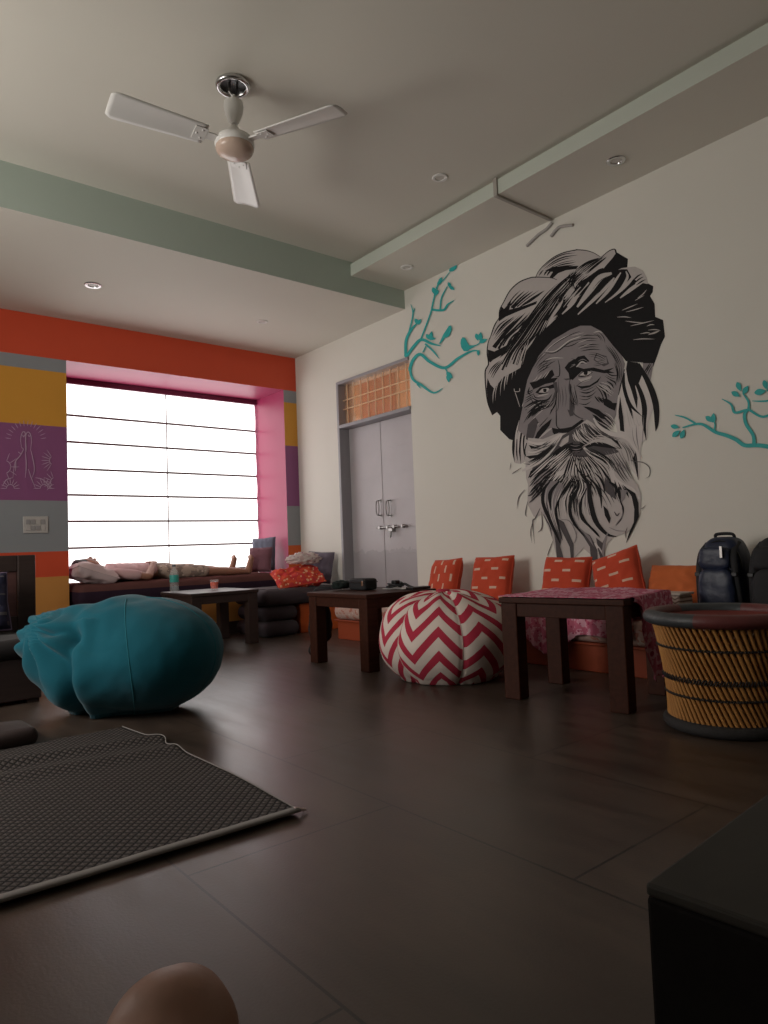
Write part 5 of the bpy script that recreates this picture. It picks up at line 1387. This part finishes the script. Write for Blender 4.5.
for s_, w, c_ in (('K300,440 360,465 430,470', 1.0, MID), ('K190,560 235,640 255,768', 3.6, PAL), ('K290,480 262,570 255,680 280,760', 2.6, MID), ('K215,600 245,680 240,768', 3.2, DRK), ('K285,660 310,700 352,730', .9, MID), ('K340,320 360,350 380,330', 1.4, DRK), ('K350,420 400,350 398,280', 1.0, MID), ('G470,380 530,390 570,450 590,520', 1.0, MID), ('G590,470 580,540 560,570', 1.0, MID)):
    p.stroke(s_, w, c_, (.4, 1, .3))
for s_, w in (('G190,150 145,210 130,300', .9), ('G310,290 270,370 250,400 265,565', 1.0), ('G320,320 322,440 290,480', 1.0), ('G212,240 195,330 205,360', .8), ('G260,370 235,470 245,560', .7), ('E165,520 110,555 90,570', .7), ('E85,480 75,540', .6), ('G405,545 370,640 365,660', .8), ('G330,340 380,430 400,520', 1.2), ('G215,200 250,180 300,110', 2.2), ('G225,250 260,220 310,160', 1.8), ('K440,440 425,490 430,530', .8), ('K540,300 560,290 580,270', .6)):
    p.stroke(s_, w, DRK, (.4, 1, .15))
p.fam('G215,190 260,130 330,70', 'G240,240 300,180 360,100', 4, 1.8, BLK)
p.m.build('beard', MPAL, mu, smooth=False)

# ---------------- teal branches with birds, and the right-hand branch
def leaf(p, c, ln, ang, wd=.42):
    """pointed leaf: centre, length in photograph pixels, direction"""
    pts = []
    for k in range(9): t = k / 8; pts.append((-ln / 2 + ln * t, ln * wd / 2 * math.sin(PI * t ** .8)))
    for k in range(1, 8): t = 1 - k / 8; pts.append((-ln / 2 + ln * t, -ln * wd / 2 * math.sin(PI * t ** .8)))
    p.poly([(c[0] + x * math.cos(ang) - y * math.sin(ang), c[1] + x * math.sin(ang) + y * math.cos(ang)) for x, y in pts], 0)
TE = [M['mural_teal']]
br = thing('wall_mural', 'teal painted branch with two birds on the wall above the grey door', 'mural', onx(440, 330, XW))
p = Paint(wallR)
for s_, w in (('M72,735 130,655 180,612 250,640 312,655', 2.9), ('M170,625 240,440 262,345 290,245 330,205 380,140', 1.5), ('M72,725 75,620 110,545 155,495', 2.8), ('M95,560 122,440 108,370', 1.4), ('M122,435 135,395', .9), ('M245,405 290,412 335,408 360,372 402,345', 2.2), ('M308,405 318,325 358,245', 1.5), ('M205,640 260,690 302,742', 1.8), ('M190,700 215,648', 1.2), ('M98,825 122,752 172,712 240,765 340,805 430,740 520,692 578,688', 3.0), ('M98,800 120,880 180,922 262,975 325,945', 2.4), ('M340,800 355,830 372,865', 1.4), ('M150,915 175,945', 1.4), ('M305,640 345,590', 1.2), ('M500,660 555,650 590,625', 1.2), ('M560,685 568,715', 1.2)):
    p.stroke(s_, w, 0, (1, 1, .3))
p.m.build('branch', TE, br, smooth=False)
p = Paint(wallR)
for x, y, l, a in ((395, 128, 8, -.5), (408, 120, 6, -.9), (268, 282, 8, 1.2), (285, 292, 6, 2.0), (372, 240, 6, 1.2), (388, 260, 6, .6), (300, 225, 6, 2.2), (310, 205, 6, -1.1), (150, 490, 7, .9), (165, 490, 6, -1.0), (228, 595, 7, .9), (246, 580, 7, -1.4), (255, 605, 6, .1), (372, 855, 8, .8), (365, 875, 8, 1.5), (560, 595, 7, 1.3), (582, 590, 8, -1.5), (602, 620, 8, -.4), (568, 705, 5, 1.5)):
    q = T('M%d,%d' % (x, y))[0]; leaf(p, q, l * 1.12, a, .5)
p.m.build('leaves', TE, br, smooth=False)
for s_ in ('M300,640 318,600 330,575 350,545 368,518 382,515 388,540 372,585 350,600 335,595 315,628', 'M450,612 462,595 478,600 490,622 505,650 548,652 540,662 510,678 495,692 468,690 452,665 447,635'):
    p = Paint(wallR); p.poly(s_, 0); p.m.build('bird', TE, br, smooth=False)
br2 = thing('wall_mural', 'teal painted leafy branch on the wall at the right edge above the backpacks', 'mural', onx(730, 420, XW))
p = Paint(wallR)
for s_, w, tp in (('N1100,590 900,575 768,545 690,535 600,535 540,495 470,465 390,440 310,390 250,385 160,410', 5.2, (1, .75, .25)), ('N265,388 180,340 105,320', 2.0, (1, .9, .3)), ('N668,535 662,465 612,385 600,320 620,285', 3.8, (1, .9, .7)), ('N640,280 600,288 530,302 505,245 440,205', 2.8, (1, .9, .3)), ('N628,280 628,225 588,165', 2.4, (1, .9, .5)), ('N630,280 715,330 780,318 900,260', 2.6, (1, .9, .4)), ('N655,220 720,222 780,214 860,170', 1.8, (.4, 1, .8)), ('N385,440 390,385 375,345', 1.5, (1, .9, .5)), ('N768,170 820,200 900,260', 1.8, (.6, 1, 1))):
    p.stroke(s_, w, 0, tp)
p.m.build('branch', TE, br2, smooth=False)
p = Paint(wallR)
for x, y, l, a in ((560, 118, 9, 1.2), (538, 172, 9, .5), (608, 140, 9, -1.0), (712, 155, 11, -.2), (748, 105, 9, 1.3), (790, 130, 9, -.6), (378, 340, 9, -1.5), (352, 350, 9, .6), (106, 403, 8, .2), (114, 452, 9, -.7), (160, 455, 9, -1.2), (860, 165, 9, -.5)):
    q = T('N%d,%d' % (x, y))[0]; leaf(p, q, l * 1.12, a, .52)
p.m.build('leaves', TE, br2, smooth=False)

# ---------------- pale line drawing of joined hands on the purple block
hd = thing('wall_mural', 'pale line drawing of joined hands on the purple wall block', 'mural', ony(27, 460, YB))
p = Paint(wallB); LN = [M['mural_line']]
for s_ in ('H100,500 96,460 104,430 116,430 120,460 118,520', 'H118,500 120,445 130,428 142,440 146,470 142,510', 'H100,500 108,510 92,540 70,570 60,640', 'H142,510 150,540 160,600 150,640', 'H118,520 122,580 118,640', 'H74,560 72,610', 'H120,470 122,520', 'H132,600 145,640 165,690', 'H104,440 110,450 116,440', 'H130,440 136,448 142,442', 'H84,520 98,530', 'H60,640 30,650 10,680', 'H165,640 200,650 240,690'):
    p.stroke(s_, .9, 0, (.5, 1, .4))
for cx, cy, a0, a1, r0, r1, n in ((48, 690, -PI, 0, 18, 46, 9), (205, 690, -PI, 0, 18, 50, 9), (120, 470, -PI * .95, -PI * .05, 70, 98, 14), (20, 590, -1.2, 1.2, 30, 70, 5), (250, 560, PI - 1.0, PI + 1.0, 20, 60, 7), (255, 660, PI - .8, PI + 1.2, 20, 55, 6)):
    for k in range(n):
        a = a0 + (a1 - a0) * k / (n - 1); q = lambda r: 'H%.1f,%.1f' % (cx + r * math.cos(a), cy + r * math.sin(a))
        x1_, x2_ = cx + r1 * math.cos(a), cx + r0 * math.cos(a)
        if max(x1_, x2_) < 300: p.stroke(q(r0) + ' ' + q(r1), .7, 0, (.4, 1, .2))
    if r0 < 40:
        p.stroke(' '.join('H%.1f,%.1f' % (cx + r0 * math.cos(a0 + (a1 - a0) * k / 10), cy + r0 * math.sin(a0 + (a1 - a0) * k / 10)) for k in range(11)), .7, 0, (1, 1, 1))
p.m.build('line_drawing', LN, hd, smooth=False)
